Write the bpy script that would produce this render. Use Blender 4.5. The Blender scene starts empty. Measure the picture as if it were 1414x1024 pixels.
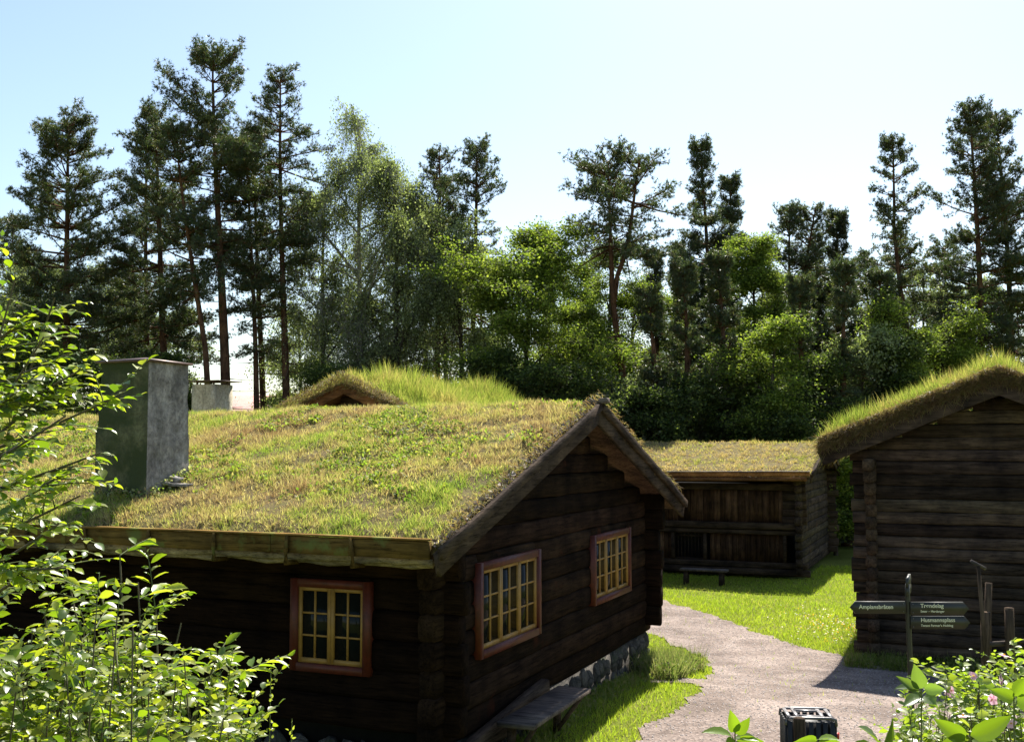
import bpy, math, random
import numpy as np
from mathutils import Vector, Matrix

# ------------------------------------------------------------------ camera
scene = bpy.context.scene
COL = scene.collection
FPX, CX, CY, HOR = 1500.0, 707.0, 512.0, 615.0
PITCH = math.atan((HOR - CY) / FPX)
cam_d = bpy.data.cameras.new('camera'); cam = bpy.data.objects.new('camera', cam_d); COL.objects.link(cam)
cam_d.sensor_width = 36; cam_d.lens = 36 * FPX / 1414
cam_d.clip_start = 0.05; cam_d.clip_end = 3000
cam.location = (0, 0, 0); cam.rotation_euler = (math.pi / 2 + PITCH, 0, 0)
scene.camera = cam

# ------------------------------------------------------------------ sky, sun, exposure
SUN = Vector((0.26, 0.82, 1.0)).normalized()
sun_el = math.asin(SUN.z); sun_az = math.atan2(SUN.x, SUN.y)
w = bpy.data.worlds.new('World'); scene.world = w; w.use_nodes = True
nt = w.node_tree; nt.nodes.clear()
sky = nt.nodes.new('ShaderNodeTexSky'); sky.sky_type = 'NISHITA'; sky.sun_disc = False
sky.sun_elevation = sun_el; sky.sun_rotation = sun_az
sky.air_density = 1.1; sky.dust_density = .75; sky.ozone_density = 1.2
bg = nt.nodes.new('ShaderNodeBackground'); bg.inputs['Strength'].default_value = 0.076
wo = nt.nodes.new('ShaderNodeOutputWorld')
nt.links.new(sky.outputs[0], bg.inputs[0]); nt.links.new(bg.outputs[0], wo.inputs[0])
sl = bpy.data.lights.new('sun', 'SUN'); sl.energy = 5.0; sl.angle = math.radians(0.5); sl.color = (1.0, 0.95, 0.86)
so = bpy.data.objects.new('sun', sl); COL.objects.link(so)
so.rotation_euler = (-SUN).to_track_quat('-Z', 'Y').to_euler(); so.location = (0, 0, 30)
scene.view_settings.view_transform = 'Standard'; scene.view_settings.look = 'None'
scene.view_settings.gamma = 1; scene.view_settings.exposure = 1.3
scene.cycles.max_bounces = 6; scene.cycles.diffuse_bounces = 3; scene.cycles.transparent_max_bounces = 6

# ------------------------------------------------------------------ helpers
def rayd(px, py):
    x = (px - CX) / FPX; y = (CY - py) / FPX
    c, s = math.cos(PITCH), math.sin(PITCH)
    return np.array([x, c - y * s, s + y * c])
def at(px, py, Y):
    d = rayd(px, py); return d * (Y / d[1])
def smooth(t):
    t = np.clip(t, 0, 1); return t * t * (3 - 2 * t)
def _mk(seed, n, fr):
    r = np.random.RandomState(seed)
    return r.normal(size=(n, 3)) * fr, r.uniform(0, 6.28, n)
_NC = {}
def noise(P, scale=1.0, seed=0, octaves=3):
    P = np.asarray(P, float); out = 0; a = 1.0; tot = 0
    for o in range(octaves):
        key = (seed, o)
        if key not in _NC: _NC[key] = _mk(seed * 17 + o, 7, 1.0)
        K, ph = _NC[key]
        out = out + a * np.sin((P * scale * 2 ** o) @ K.T * 1.4 + ph).sum(-1) / 3.0
        tot += a; a *= 0.55
    return out / tot
def ground(x, y):
    x = np.asarray(x, float); y = np.asarray(y, float)
    z = -2.95 - 0.45 * smooth((y + 0.5 * x - 13) / 7)
    z = z + 1.28 * (1 - smooth((y - 1.5) / 4.5))
    z = z - 1.2 * smooth((y - 36) / 30)
    P = np.stack([x, y, 0 * x], -1)
    return z + 0.03 * noise(P, 0.5, 3) + 0.25 * noise(P, 0.06, 4) * smooth((np.hypot(x, y) - 38) / 30)
def ghit(px, py, off=0.0):
    d = rayd(px, py); Y = 12.0
    for _ in range(60):
        p = d * (Y / d[1]); g = float(ground(p[0], p[1])) + off
        Yn = (g / d[2]) * d[1] if d[2] < 0 else 50
        Y += 0.5 * (min(max(Yn, 1), 80) - Y)
    p = d * (Y / d[1]); return p

class G:
    def __init__(s): s.V = []; s.F = []; s.C = []; s.n = 0
    def add(s, V, F, C=None):
        V = np.asarray(V, float).reshape(-1, 3)
        if len(V) == 0: return
        s.V.append(V)
        for f in (F if isinstance(F, (list, tuple)) else [F]):
            if len(f): s.F.append(np.asarray(f, int) + s.n)
        if C is None: C = np.ones((len(V), 3))
        s.C.append(np.broadcast_to(np.asarray(C, float), (len(V), 3))); s.n += len(V)
    def build(s, name, m, parent=None, smoothf=False):
        me = bpy.data.meshes.new(name)
        V = np.concatenate(s.V); C = np.concatenate(s.C)
        me.vertices.add(len(V)); me.vertices.foreach_set('co', V.astype(np.float32).ravel())
        tot = np.concatenate([np.full(len(f), f.shape[1]) for f in s.F])
        idx = np.concatenate([f.ravel() for f in s.F])
        st = np.concatenate([[0], np.cumsum(tot)[:-1]])
        me.loops.add(len(idx)); me.loops.foreach_set('vertex_index', idx.astype(np.int32))
        me.polygons.add(len(tot)); me.polygons.foreach_set('loop_start', st.astype(np.int32))
        me.polygons.foreach_set('loop_total', tot.astype(np.int32))
        if smoothf: me.polygons.foreach_set('use_smooth', np.ones(len(tot), bool))
        ca = me.color_attributes.new('Col', 'FLOAT_COLOR', 'POINT')
        ca.data.foreach_set('color', np.concatenate([C, np.ones((len(C), 1))], 1).astype(np.float32).ravel())
        me.update(calc_edges=True); me.validate()
        me.materials.append(m)
        o = bpy.data.objects.new(name, me); COL.objects.link(o)
        if parent is not None: o.parent = parent
        return o
def tag(o, label=None, cat=None, group=None, kind=None):
    if label: o['label'] = label
    if cat: o['category'] = cat
    if group: o['group'] = group
    if kind: o['kind'] = kind
    return o
def empty(name, loc, rz, label, cat, group=None):
    o = bpy.data.objects.new(name, None); COL.objects.link(o)
    o.location = Vector([float(c) for c in loc]); o.rotation_euler = (0, 0, rz); o.empty_display_size = 0.2
    return tag(o, label, cat, group)

def nrm(a): return a / (np.linalg.norm(a, axis=-1, keepdims=True) + 1e-9)
def inst(g, TV, TF, P, T, Cc, N, sl, sw, col, sh=None):
    """template verts (a along, b across, c normal) placed at P in frames T,Cc,N"""
    n = len(P)
    if n == 0: return
    TV = np.asarray(TV, float); k = len(TV)
    sl = np.broadcast_to(sl, (n,))[:, None, None]; sw = np.broadcast_to(sw, (n,))[:, None, None]
    shh = sl if sh is None else np.broadcast_to(sh, (n,))[:, None, None]
    V = P[:, None, :] + TV[None, :, 0:1] * sl * T[:, None, :] + TV[None, :, 1:2] * sw * Cc[:, None, :] + TV[None, :, 2:3] * shh * N[:, None, :]
    off = (np.arange(n) * k)[:, None, None]
    Fs = [(np.asarray(f)[None] + off).reshape(-1, len(f[0])) for f in TF]
    C = np.repeat(np.broadcast_to(col, (n, 3)), k, axis=0)
    g.add(V.reshape(-1, 3), Fs, C)
DIAM = ([(0, 0, 0), (.45, .5, .06), (1, 0, 0), (.45, -.5, .06)], [[(0, 1, 2, 3)]])
TRI = ([(0, .5, 0), (0, -.5, 0), (1, 0, 0)], [[(0, 1, 2)]])
def _big():
    V = []; F = []; n = 9
    for i in range(n + 1):
        t = i / n; w = .5 * math.sin(math.pi * min(1, t * 1.02) ** .72) ** .8 if 0 < i < n else .0
        for j in (-1, -.5, 0, .5, 1): V.append((t, j * w, .10 * abs(j) * (w * 2) - .16 * t * t + .012 * math.sin(i * 2.6) * abs(j)))
    for i in range(n):
        for j in range(4): F.append((i * 5 + j, i * 5 + j + 1, (i + 1) * 5 + j + 1, (i + 1) * 5 + j))
    return (V, [F])
BIG = _big()
LEAF = ([(0, 0, 0), (.22, .36, .07), (.22, 0, 0), (.22, -.36, .07), (.5, .5, .08), (.5, 0, -.02), (.5, -.5, .08),
         (.78, .3, .02), (.78, 0, -.05), (.78, -.3, .02), (1, 0, -.14)],
        [[(0, 2, 1), (0, 3, 2), (7, 8, 10), (8, 9, 10)], [(1, 2, 5, 4), (2, 3, 6, 5), (4, 5, 8, 7), (5, 6, 9, 8)]])
BLADE = ([(0, .5, 0), (0, -.5, 0), (.55, .35, .08), (.55, -.35, .08), (1, 0, .32)], [[(0, 1, 3, 2)], [(2, 3, 4)]])
def rnd_unit(r, n): return nrm(r.normal(size=(n, 3)))
def frames(T, Nh):
    Cc = nrm(np.cross(Nh, T)); N = nrm(np.cross(T, Cc)); return Cc, N
def bpos(S, E, g, s):
    P = S + E * s[:, None]; P[:, 2] += g * s * s; return P
def bdir(S, E, g, s):
    D = E.copy(); D[:, 2] += 2 * g * s; return nrm(D)
def tubes(g, S, E, sag, r0, r1, nseg=2, sides=3, col=(1, 1, 1)):
    n = len(S)
    if n == 0: return
    sag = np.broadcast_to(sag, (n,)); r0 = np.broadcast_to(r0, (n,)); r1 = np.broadcast_to(r1, (n,))
    D = nrm(E); A = np.where(np.abs(D[:, 2:3]) > .9, np.array([[1., 0, 0]]), np.array([[0, 0, 1.]]))
    X = nrm(np.cross(D, A)); Y = np.cross(D, X); rings = []
    for i in range(nseg + 1):
        s = np.full(n, i / nseg); P = bpos(S, E, sag, s); r = r0 + (r1 - r0) * s
        for k in range(sides):
            a = 2 * math.pi * k / sides
            rings.append(P + (X * math.cos(a) + Y * math.sin(a)) * r[:, None])
    V = np.stack(rings, 1); K = (nseg + 1) * sides; F = []
    for i in range(nseg):
        for k in range(sides):
            k2 = (k + 1) % sides; F.append((i * sides + k, i * sides + k2, (i + 1) * sides + k2, (i + 1) * sides + k))
    F = (np.array(F)[None] + (np.arange(n) * K)[:, None, None]).reshape(-1, 4)
    g.add(V.reshape(-1, 3), F, col)
def tube(g, pts, rad, sides=8, col=(1, 1, 1), cap=True, jit=0, r=None):
    pts = np.asarray(pts, float); n = len(pts); rad = np.broadcast_to(rad, (n,)); V = []
    for i in range(n):
        d = pts[min(i + 1, n - 1)] - pts[max(i - 1, 0)]; d = d / (np.linalg.norm(d) + 1e-9)
        a = np.array([1., 0, 0]) if abs(d[2]) > .7 else np.array([0, 0, 1.])
        x = np.cross(d, a); x /= np.linalg.norm(x); y = np.cross(d, x)
        for k in range(sides):
            t = 2 * math.pi * k / sides; rr = rad[i] * (1 + (r.uniform(-jit, jit) if jit else 0))
            V.append(pts[i] + (x * math.cos(t) + y * math.sin(t)) * rr)
    F = [(i * sides + k, i * sides + (k + 1) % sides, (i + 1) * sides + (k + 1) % sides, (i + 1) * sides + k) for i in range(n - 1) for k in range(sides)]
    fs = [F]
    if cap:
        V.append(pts[0]); V.append(pts[-1]); a, b = n * sides, n * sides + 1
        fs.append([(a, (k + 1) % sides, k) for k in range(sides)] + [(b, (n - 1) * sides + k, (n - 1) * sides + (k + 1) % sides) for k in range(sides)])
    g.add(V, fs, col)
def box(g, x0, x1, y0, y1, z0, z1, col=(1, 1, 1)):
    V = [(x0, y0, z0), (x1, y0, z0), (x1, y1, z0), (x0, y1, z0), (x0, y0, z1), (x1, y0, z1), (x1, y1, z1), (x0, y1, z1)]
    g.add(V, [[(0, 3, 2, 1), (4, 5, 6, 7), (0, 1, 5, 4), (1, 2, 6, 5), (2, 3, 7, 6), (3, 0, 4, 7)]], col)
def beam(g, p0, p1, w, h, up=(0, 0, 1), seg=0.5, jit=0.004, r=None, col=(1, 1, 1), bev=0.12, round_=None):
    """squared timber from p0 to p1; w across, h along up; bevelled section, slightly uneven"""
    r = r or np.random.RandomState(1)
    p0 = np.asarray(p0, float); p1 = np.asarray(p1, float); L = np.linalg.norm(p1 - p0); d = (p1 - p0) / L
    up = np.asarray(up, float); x = np.cross(d, up); x /= np.linalg.norm(x); y = np.cross(x, d)
    if round_:
        a = np.linspace(0, 2 * math.pi, 13)[:-1]
        sec = [(np.sign(math.cos(t)) * abs(math.cos(t)) ** round_[0] * w / 2, np.sign(math.sin(t)) * abs(math.sin(t)) ** round_[1] * h / 2) for t in a]
    else:
        b = bev * min(w, h)
        sec = [(w / 2, h / 2 - b), (w / 2 - b, h / 2), (-w / 2 + b, h / 2), (-w / 2, h / 2 - b), (-w / 2, -h / 2 + b), (-w / 2 + b, -h / 2), (w / 2 - b, -h / 2), (w / 2, -h / 2 + b)]
    n = max(1, int(L / seg)); k = len(sec); V = []
    for i in range(n + 1):
        c = p0 + d * L * i / n + x * r.uniform(-jit, jit) + y * r.uniform(-jit, jit); sc = 1 + r.uniform(-jit, jit) * 3
        for (a, b) in sec: V.append(c + x * a * sc + y * b * sc)
    F = [(i * k + j, i * k + (j + 1) % k, (i + 1) * k + (j + 1) % k, (i + 1) * k + j) for i in range(n) for j in range(k)]
    V.append(p0); V.append(p1); a, b = (n + 1) * k, (n + 1) * k + 1
    T = [(a, (j + 1) % k, j) for j in range(k)] + [(b, n * k + j, n * k + (j + 1) % k) for j in range(k)]
    g.add(V, [F, T], col)

# ------------------------------------------------------------------ materials
def mat(name): 
    m = bpy.data.materials.new(name); m.use_nodes = True; return m, m.node_tree, m.node_tree.nodes['Principled BSDF']
def N(nt, t, **kw):
    n = nt.nodes.new(t)
    for k, v in kw.items(): setattr(n, k, v)
    return n
def ramp(nt, fac, stops):
    n = N(nt, 'ShaderNodeValToRGB'); e = n.color_ramp.elements
    while len(e) < len(stops): e.new(0.5)
    for i, (p, c) in enumerate(stops): e[i].position = p; e[i].color = (*c, 1)
    nt.links.new(fac, n.inputs[0]); return n.outputs[0]
def ntex(nt, scale, vec=None, detail=5, rough=.6, dist=0):
    n = N(nt, 'ShaderNodeTexNoise'); n.inputs['Scale'].default_value = scale; n.inputs['Detail'].default_value = detail
    n.inputs['Roughness'].default_value = rough; n.inputs['Distortion'].default_value = dist
    if vec: nt.links.new(vec, n.inputs['Vector'])
    return n.outputs['Fac']
def mapping(nt, sc, src='Object'):
    t = N(nt, 'ShaderNodeTexCoord'); m = N(nt, 'ShaderNodeMapping'); m.inputs['Scale'].default_value = sc
    nt.links.new(t.outputs[src], m.inputs['Vector']); return m.outputs[0]
def mul(nt, a, b, t='MULTIPLY', f=1.0):
    n = N(nt, 'ShaderNodeMix', data_type='RGBA', blend_type=t); n.inputs[0].default_value = f
    nt.links.new(a, n.inputs[6]); nt.links.new(b, n.inputs[7]); return n.outputs[2]
def bump(nt, p, h, s=.5, d=.02):
    b = N(nt, 'ShaderNodeBump'); b.inputs['Strength'].default_value = s; b.inputs['Distance'].default_value = d
    nt.links.new(h, b.inputs['Height']); nt.links.new(b.outputs[0], p.inputs['Normal'])
def vcol(nt):
    a = N(nt, 'ShaderNodeAttribute'); a.attribute_name = 'Col'; return a.outputs['Color']
def wood(name, dark, light, grain=(1, 1, 1), sc=1.0, rough=.85, patch=None, bs=.6):
    """grain: the long axis carries the small factor"""
    m, nt, p = mat(name)
    v = mapping(nt, tuple(c * sc for c in grain))
    f = ntex(nt, 14, v, 8, .7, .6); c = ramp(nt, f, [(.25, dark), (.5, tuple((a + b) / 2 for a, b in zip(dark, light))), (.78, light)])
    fc = ntex(nt, 42, v, 6, .8, .2); c = mul(nt, c, ramp(nt, fc, [(.36, (.25, .25, .25)), (.46, (.95, .95, .95)), (.75, (1.5, 1.45, 1.4))]))
    v2 = mapping(nt, (1, 1, 1)); f2 = ntex(nt, 2.3, v2, 4); c2 = ramp(nt, f2, [(.3, (.45, .45, .5)), (.7, (1.5, 1.4, 1.25))])
    c = mul(nt, c, c2)
    if patch:
        f3 = ntex(nt, patch[1], v2, 5); c3 = ramp(nt, f3, [(patch[2], (0, 0, 0)), (patch[2] + .08, (1, 1, 1))])
        mx = N(nt, 'ShaderNodeMix', data_type='RGBA'); nt.links.new(c3, mx.inputs[0]); nt.links.new(c, mx.inputs[6]); mx.inputs[7].default_value = (*patch[0], 1); c = mx.outputs[2]
    c = mul(nt, c, vcol(nt)); nt.links.new(c, p.inputs['Base Color'])
    p.inputs['Roughness'].default_value = .95; p.inputs['Specular IOR Level'].default_value = .04
    fb = ntex(nt, 30, v, 9, .75, .3); bump(nt, p, fb, bs, .015); return m
def leafm(name, tr=.45, rough=.45, spec=.4, tint=(1.5, 1.7, .5)):
    m, nt, p = mat(name); c = vcol(nt)
    nt.links.new(c, p.inputs['Base Color']); p.inputs['Roughness'].default_value = rough; p.inputs['Specular IOR Level'].default_value = spec
    t = N(nt, 'ShaderNodeBsdfTranslucent'); rgb = N(nt, 'ShaderNodeRGB'); rgb.outputs[0].default_value = (*tint, 1)
    nt.links.new(mul(nt, c, rgb.outputs[0]), t.inputs[0])
    mx = N(nt, 'ShaderNodeMixShader'); mx.inputs[0].default_value = tr
    nt.links.new(p.outputs[0], mx.inputs[1]); nt.links.new(t.outputs[0], mx.inputs[2])
    nt.links.new(mx.outputs[0], nt.nodes['Material Output'].inputs[0]); return m
def plain(name, col, rough=.6, metal=0, nscale=8, var=.25, bs=.2, spec=.4):
    m, nt, p = mat(name); f = ntex(nt, nscale, mapping(nt, (1, 1, 1)), 6)
    nt.links.new(ramp(nt, f, [(.3, tuple(c * (1 - var) for c in col)), (.7, tuple(c * (1 + var) for c in col))]), p.inputs['Base Color'])
    p.inputs['Roughness'].default_value = rough; p.inputs['Metallic'].default_value = metal; p.inputs['Specular IOR Level'].default_value = spec
    bump(nt, p, ntex(nt, nscale * 6, mapping(nt, (1, 1, 1)), 6), bs, .01); return m

GX, GY, GZ = (.07, 1, 1), (1, .07, 1), (1, 1, .07)
M = {}
M['logx'] = wood('tarred_log_long', (.003, .002, .0014), (.022, .013, .008), GX, patch=((.035, .012, .005), 1.6, .66))
M['logy'] = wood('tarred_log_gable', (.003, .0022, .0018), (.030, .019, .012), GY, patch=((.040, .014, .007), 1.5, .64))
M['greyx'] = wood('weathered_log_x', (.012, .009, .0065), (.095, .070, .050), GX)
M['greyy'] = wood('weathered_log_y', (.012, .0095, .008), (.092, .072, .056), GY, patch=((.13, .045, .022), 1.2, .68))
M['plank'] = wood('brown_plank', (.022, .014, .009), (.15, .092, .058), GZ)
M['board'] = wood('grey_board', (.016, .012, .0095), (.090, .070, .057), GY)
M['boardx'] = wood('eave_board', (.045, .030, .009), (.17, .115, .040), GX, patch=((.12, .13, .04), 2.5, .55))
M['bench'] = wood('bench_wood', (.05, .043, .04), (.17, .15, .14), GX)
M['pole'] = wood('pole_wood', (.03, .022, .016), (.12, .090, .068), GZ)
M['barkstrip'] = wood('birch_bark', (.10, .08, .045), (.42, .37, .28), (.3, 1, 1), sc=1.5, bs=1)
M['fascia'] = wood('orange_board', (.07, .033, .014), (.25, .13, .06), GY)
M['trunkpine'] = wood('pine_bark', (.035, .024, .018), (.17, .090, .055), (1, 1, .25), sc=.35, bs=1)
M['trunkdark'] = wood('dark_bark', (.028, .024, .020), (.11, .095, .080), (1, 1, .25), sc=.35, bs=1)
M['trunkbirch'] = wood('birch_trunk_bark', (.05, .045, .04), (.55, .53, .49), (1, 1, 3), sc=.25, bs=.4)
M['needles'] = leafm('pine_needles', .38, .45, .5, (1.2, 1.4, .6))
M['leaves'] = leafm('tree_leaves', .50, .7, .15, (1.3, 1.45, .6))
M['shrubleaf'] = leafm('shrub_leaves', .50, .35, .55, (1.45, 1.6, .35))
M['grass'] = leafm('grass_blades', .5, .6, .2, (1.2, 1.3, .72))
M['petal'] = leafm('petals', .4, .6, .2, (1.3, 1.1, 1.2))
M['stem'] = leafm('stems', .05, .7, .2, (1, 1, 1))
M['redpaint'] = plain('red_paint', (.085, .015, .006), .55, nscale=14, var=.35)
M['yellowpaint'] = plain('yellow_paint', (.31, .17, .038), .5, nscale=18, var=.18)
M['signmat'] = plain('sign_paint', (.036, .034, .024), .45, nscale=6, var=.15, bs=.05)
M['letters'] = plain('sign_letters', (.72, .70, .52), .6, var=.05, bs=0)
M['binmat'] = plain('bin_black', (.012, .012, .012), .6, nscale=10, var=.3, bs=.1)
M['bintop'] = plain('bin_grey_top', (.12, .11, .11), .4, nscale=10, var=.1, bs=.1)
M['redplastic'] = plain('red_plastic', (.5, .03, .02), .4)
M['metalcap'] = plain('rusty_sheet', (.12, .075, .06), .5, .3, nscale=5, var=.4)
def glassm():
    m, nt, p = mat('window_glass'); p.inputs['Base Color'].default_value = (.008, .010, .009, 1); p.inputs['Roughness'].default_value = .03
    p.inputs['Specular IOR Level'].default_value = .12; bump(nt, p, ntex(nt, 5, mapping(nt, (1, 1, 1)), 2), .06, .02); return m
M['glass'] = glassm()
def stonem(name, c1, c2, moss, cell=3.2, mossth=.55, bs=1):
    m, nt, p = mat(name); v = mapping(nt, (1, 1, 1)); f = ntex(nt, 5, v, 10, .78, .4)
    c = ramp(nt, f, [(.36, c1), (.62, c2)]); c = mul(nt, c, ramp(nt, ntex(nt, 22, v, 8, .8), [(.35, (.55, .53, .5)), (.5, (1, 1, 1)), (.68, (1.35, 1.33, 1.3))])); c = mul(nt, c, ramp(nt, ntex(nt, 3, mapping(nt, (1.4, 1.4, .3)), 7, .7), [(.36, (.5, .5, .48)), (.56, (1.1, 1.1, 1.1))]))
    if cell:
        vo = N(nt, 'ShaderNodeTexVoronoi'); vo.feature = 'DISTANCE_TO_EDGE'; vo.inputs['Scale'].default_value = cell; nt.links.new(v, vo.inputs['Vector'])
        c = mul(nt, c, ramp(nt, vo.outputs['Distance'], [(.0, (.3, .3, .3)), (.09, (1, 1, 1))]))
    f3 = ramp(nt, ntex(nt, 2.2, v, 6), [(mossth, (0, 0, 0)), (mossth + .15, (1, 1, 1))])
    mx = N(nt, 'ShaderNodeMix', data_type='RGBA'); nt.links.new(f3, mx.inputs[0]); nt.links.new(c, mx.inputs[6]); mx.inputs[7].default_value = (*moss, 1)
    nt.links.new(mx.outputs[2], p.inputs['Base Color']); p.inputs['Roughness'].default_value = .9
    bump(nt, p, ntex(nt, 12, v, 9, .75), bs, .03); return m
M['stone'] = stonem('foundation_stone', (.035, .03, .025), (.13, .112, .092), (.04, .05, .02), 5, .58)
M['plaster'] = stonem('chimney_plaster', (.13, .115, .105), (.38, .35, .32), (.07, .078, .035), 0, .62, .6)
M['beige'] = stonem('beige_plaster', (.36, .31, .22), (.50, .45, .35), (.2, .19, .1), 0, .7, .4)
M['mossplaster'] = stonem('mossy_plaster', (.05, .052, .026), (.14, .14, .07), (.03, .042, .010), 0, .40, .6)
def groundm(name, cs, sc=(1.5, 9), bs=.8):
    m, nt, p = mat(name); v = mapping(nt, (1, 1, 1))
    f = ntex(nt, sc[0], v, 6, .65); f2 = ntex(nt, sc[1], v, 8, .8)
    c = ramp(nt, f, [(.3, cs[0]), (.55, cs[1]), (.75, cs[2])]); c2 = ramp(nt, f2, [(.3, (.5, .5, .5)), (.7, (1.35, 1.35, 1.3))])
    nt.links.new(mul(nt, c, c2), p.inputs['Base Color']); p.inputs['Roughness'].default_value = .95; p.inputs['Specular IOR Level'].default_value = .1
    bump(nt, p, f2, bs, .05); return m
M['lawn'] = groundm('lawn_soil', [(.13, .15, .022), (.17, .19, .03), (.21, .20, .05)], (.8, 25))
M['sod'] = groundm('sod', [(.13, .085, .045), (.20, .16, .07), (.13, .14, .045)], (6, 45))
def gravelm():
    m, nt, p = mat('gravel'); v = mapping(nt, (1, 1, 1))
    f = ntex(nt, 1.1, v, 5, .6, .8); c = ramp(nt, f, [(.32, (.15, .118, .10)), (.5, (.235, .188, .163)), (.66, (.32, .262, .230))])
    vo = N(nt, 'ShaderNodeTexVoronoi'); vo.inputs['Scale'].default_value = 38; nt.links.new(v, vo.inputs['Vector'])
    c = mul(nt, c, ramp(nt, vo.outputs['Color'], [(.1, (.62, .60, .60)), (.9, (1.3, 1.28, 1.25))]))
    c = mul(nt, c, ramp(nt, ntex(nt, 60, v, 6, .8), [(.3, (.7, .7, .7)), (.7, (1.2, 1.2, 1.2))]))
    nt.links.new(c, p.inputs['Base Color']); p.inputs['Roughness'].default_value = .95; p.inputs['Specular IOR Level'].default_value = .15
    a = N(nt, 'ShaderNodeMath', operation='ADD'); nt.links.new(vo.outputs['Distance'], a.inputs[0]); nt.links.new(ntex(nt, 90, v, 5), a.inputs[1])
    bump(nt, p, a.outputs[0], .7, .012); return m
M['gravel'] = gravelm()
def tilem():
    m, nt, p = mat('pink_tiles'); v = mapping(nt, (1, 1, 1)); br = N(nt, 'ShaderNodeTexBrick'); nt.links.new(v, br.inputs['Vector'])
    br.inputs['Scale'].default_value = 2.2; br.inputs['Color1'].default_value = (.50, .27, .22, 1); br.inputs['Color2'].default_value = (.58, .34, .28, 1); br.inputs['Mortar'].default_value = (.36, .20, .17, 1)
    nt.links.new(br.outputs['Color'], p.inputs['Base Color']); p.inputs['Roughness'].default_value = .8; return m
M['tile'] = tilem()
M['wallpaint'] = plain('pale_wall', (.6, .56, .48), .8)

# ------------------------------------------------------------------ setting: ground, path
def grid(xs, ys, zf):
    X, Y = np.meshgrid(xs, ys); Z = zf(X, Y); V = np.stack([X, Y, Z], -1).reshape(-1, 3); nx = len(xs); ny = len(ys)
    i = np.arange(ny - 1)[:, None] * nx + np.arange(nx - 1)[None]; i = i.ravel()
    return V, np.stack([i, i + 1, i + nx + 1, i + nx], 1)
xs = np.concatenate([np.geomspace(-900, -26, 22), np.arange(-25, 25.1, .25), np.geomspace(26, 900, 22)])
ys = np.concatenate([-np.geomspace(900, 11, 16), np.arange(-10, 42, .25), np.geomspace(43, 1500, 26)])
g = G(); V, F = grid(xs, ys, ground); g.add(V, F); tag(g.build('ground', M['lawn'], None, True), kind='structure')
def inpoly(X, Y, poly):
    ins = np.zeros(X.shape, bool); n = len(poly)
    for i in range(n):
        x0, y0 = poly[i]; x1, y1 = poly[(i + 1) % n]
        if y0 == y1: continue
        ins ^= ((y0 > Y) != (y1 > Y)) & (X < (x1 - x0) * (Y - y0) / (y1 - y0) + x0)
    return ins
ppx = [(860, 812), (905, 826), (950, 840), (1000, 855), (1060, 878), (1110, 893), (1150, 903), (1180, 910), (1240, 916), (1330, 922), (1500, 930),
       (1700, 1100), (1200, 1100), (830, 1100), (845, 1050), (870, 1022), (905, 1000), (948, 975), (968, 956), (962, 945), (930, 942), (895, 943), (868, 946), (872, 931),
       (905, 931), (940, 936), (972, 938), (984, 926), (978, 912), (955, 900), (925, 888), (905, 876), (880, 868), (850, 850)]
PPOLY = [tuple(ghit(a, b)[:2]) for a, b in ppx]
def onpath(X, Y):
    P = np.stack([X, Y, 0 * X], -1)
    return inpoly(X + .10 * noise(P, 3.0, 11), Y + .16 * noise(P, 3.0, 12), PPOLY)
def path_mesh():
    s = .08; xs = np.arange(-1, 16, s); ys = np.arange(6.5, 30, s)
    V, F = grid(xs, ys, lambda x, y: ground(x, y) + .014)
    c = V[F].mean(1); k = onpath(c[:, 0], c[:, 1]); F = F[k]
    u, inv = np.unique(F, return_inverse=True); g = G(); g.add(V[u], inv.reshape(-1, 4))
    return tag(g.build('gravel_path', M['gravel'], None, True), kind='structure')
path_mesh()

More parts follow.
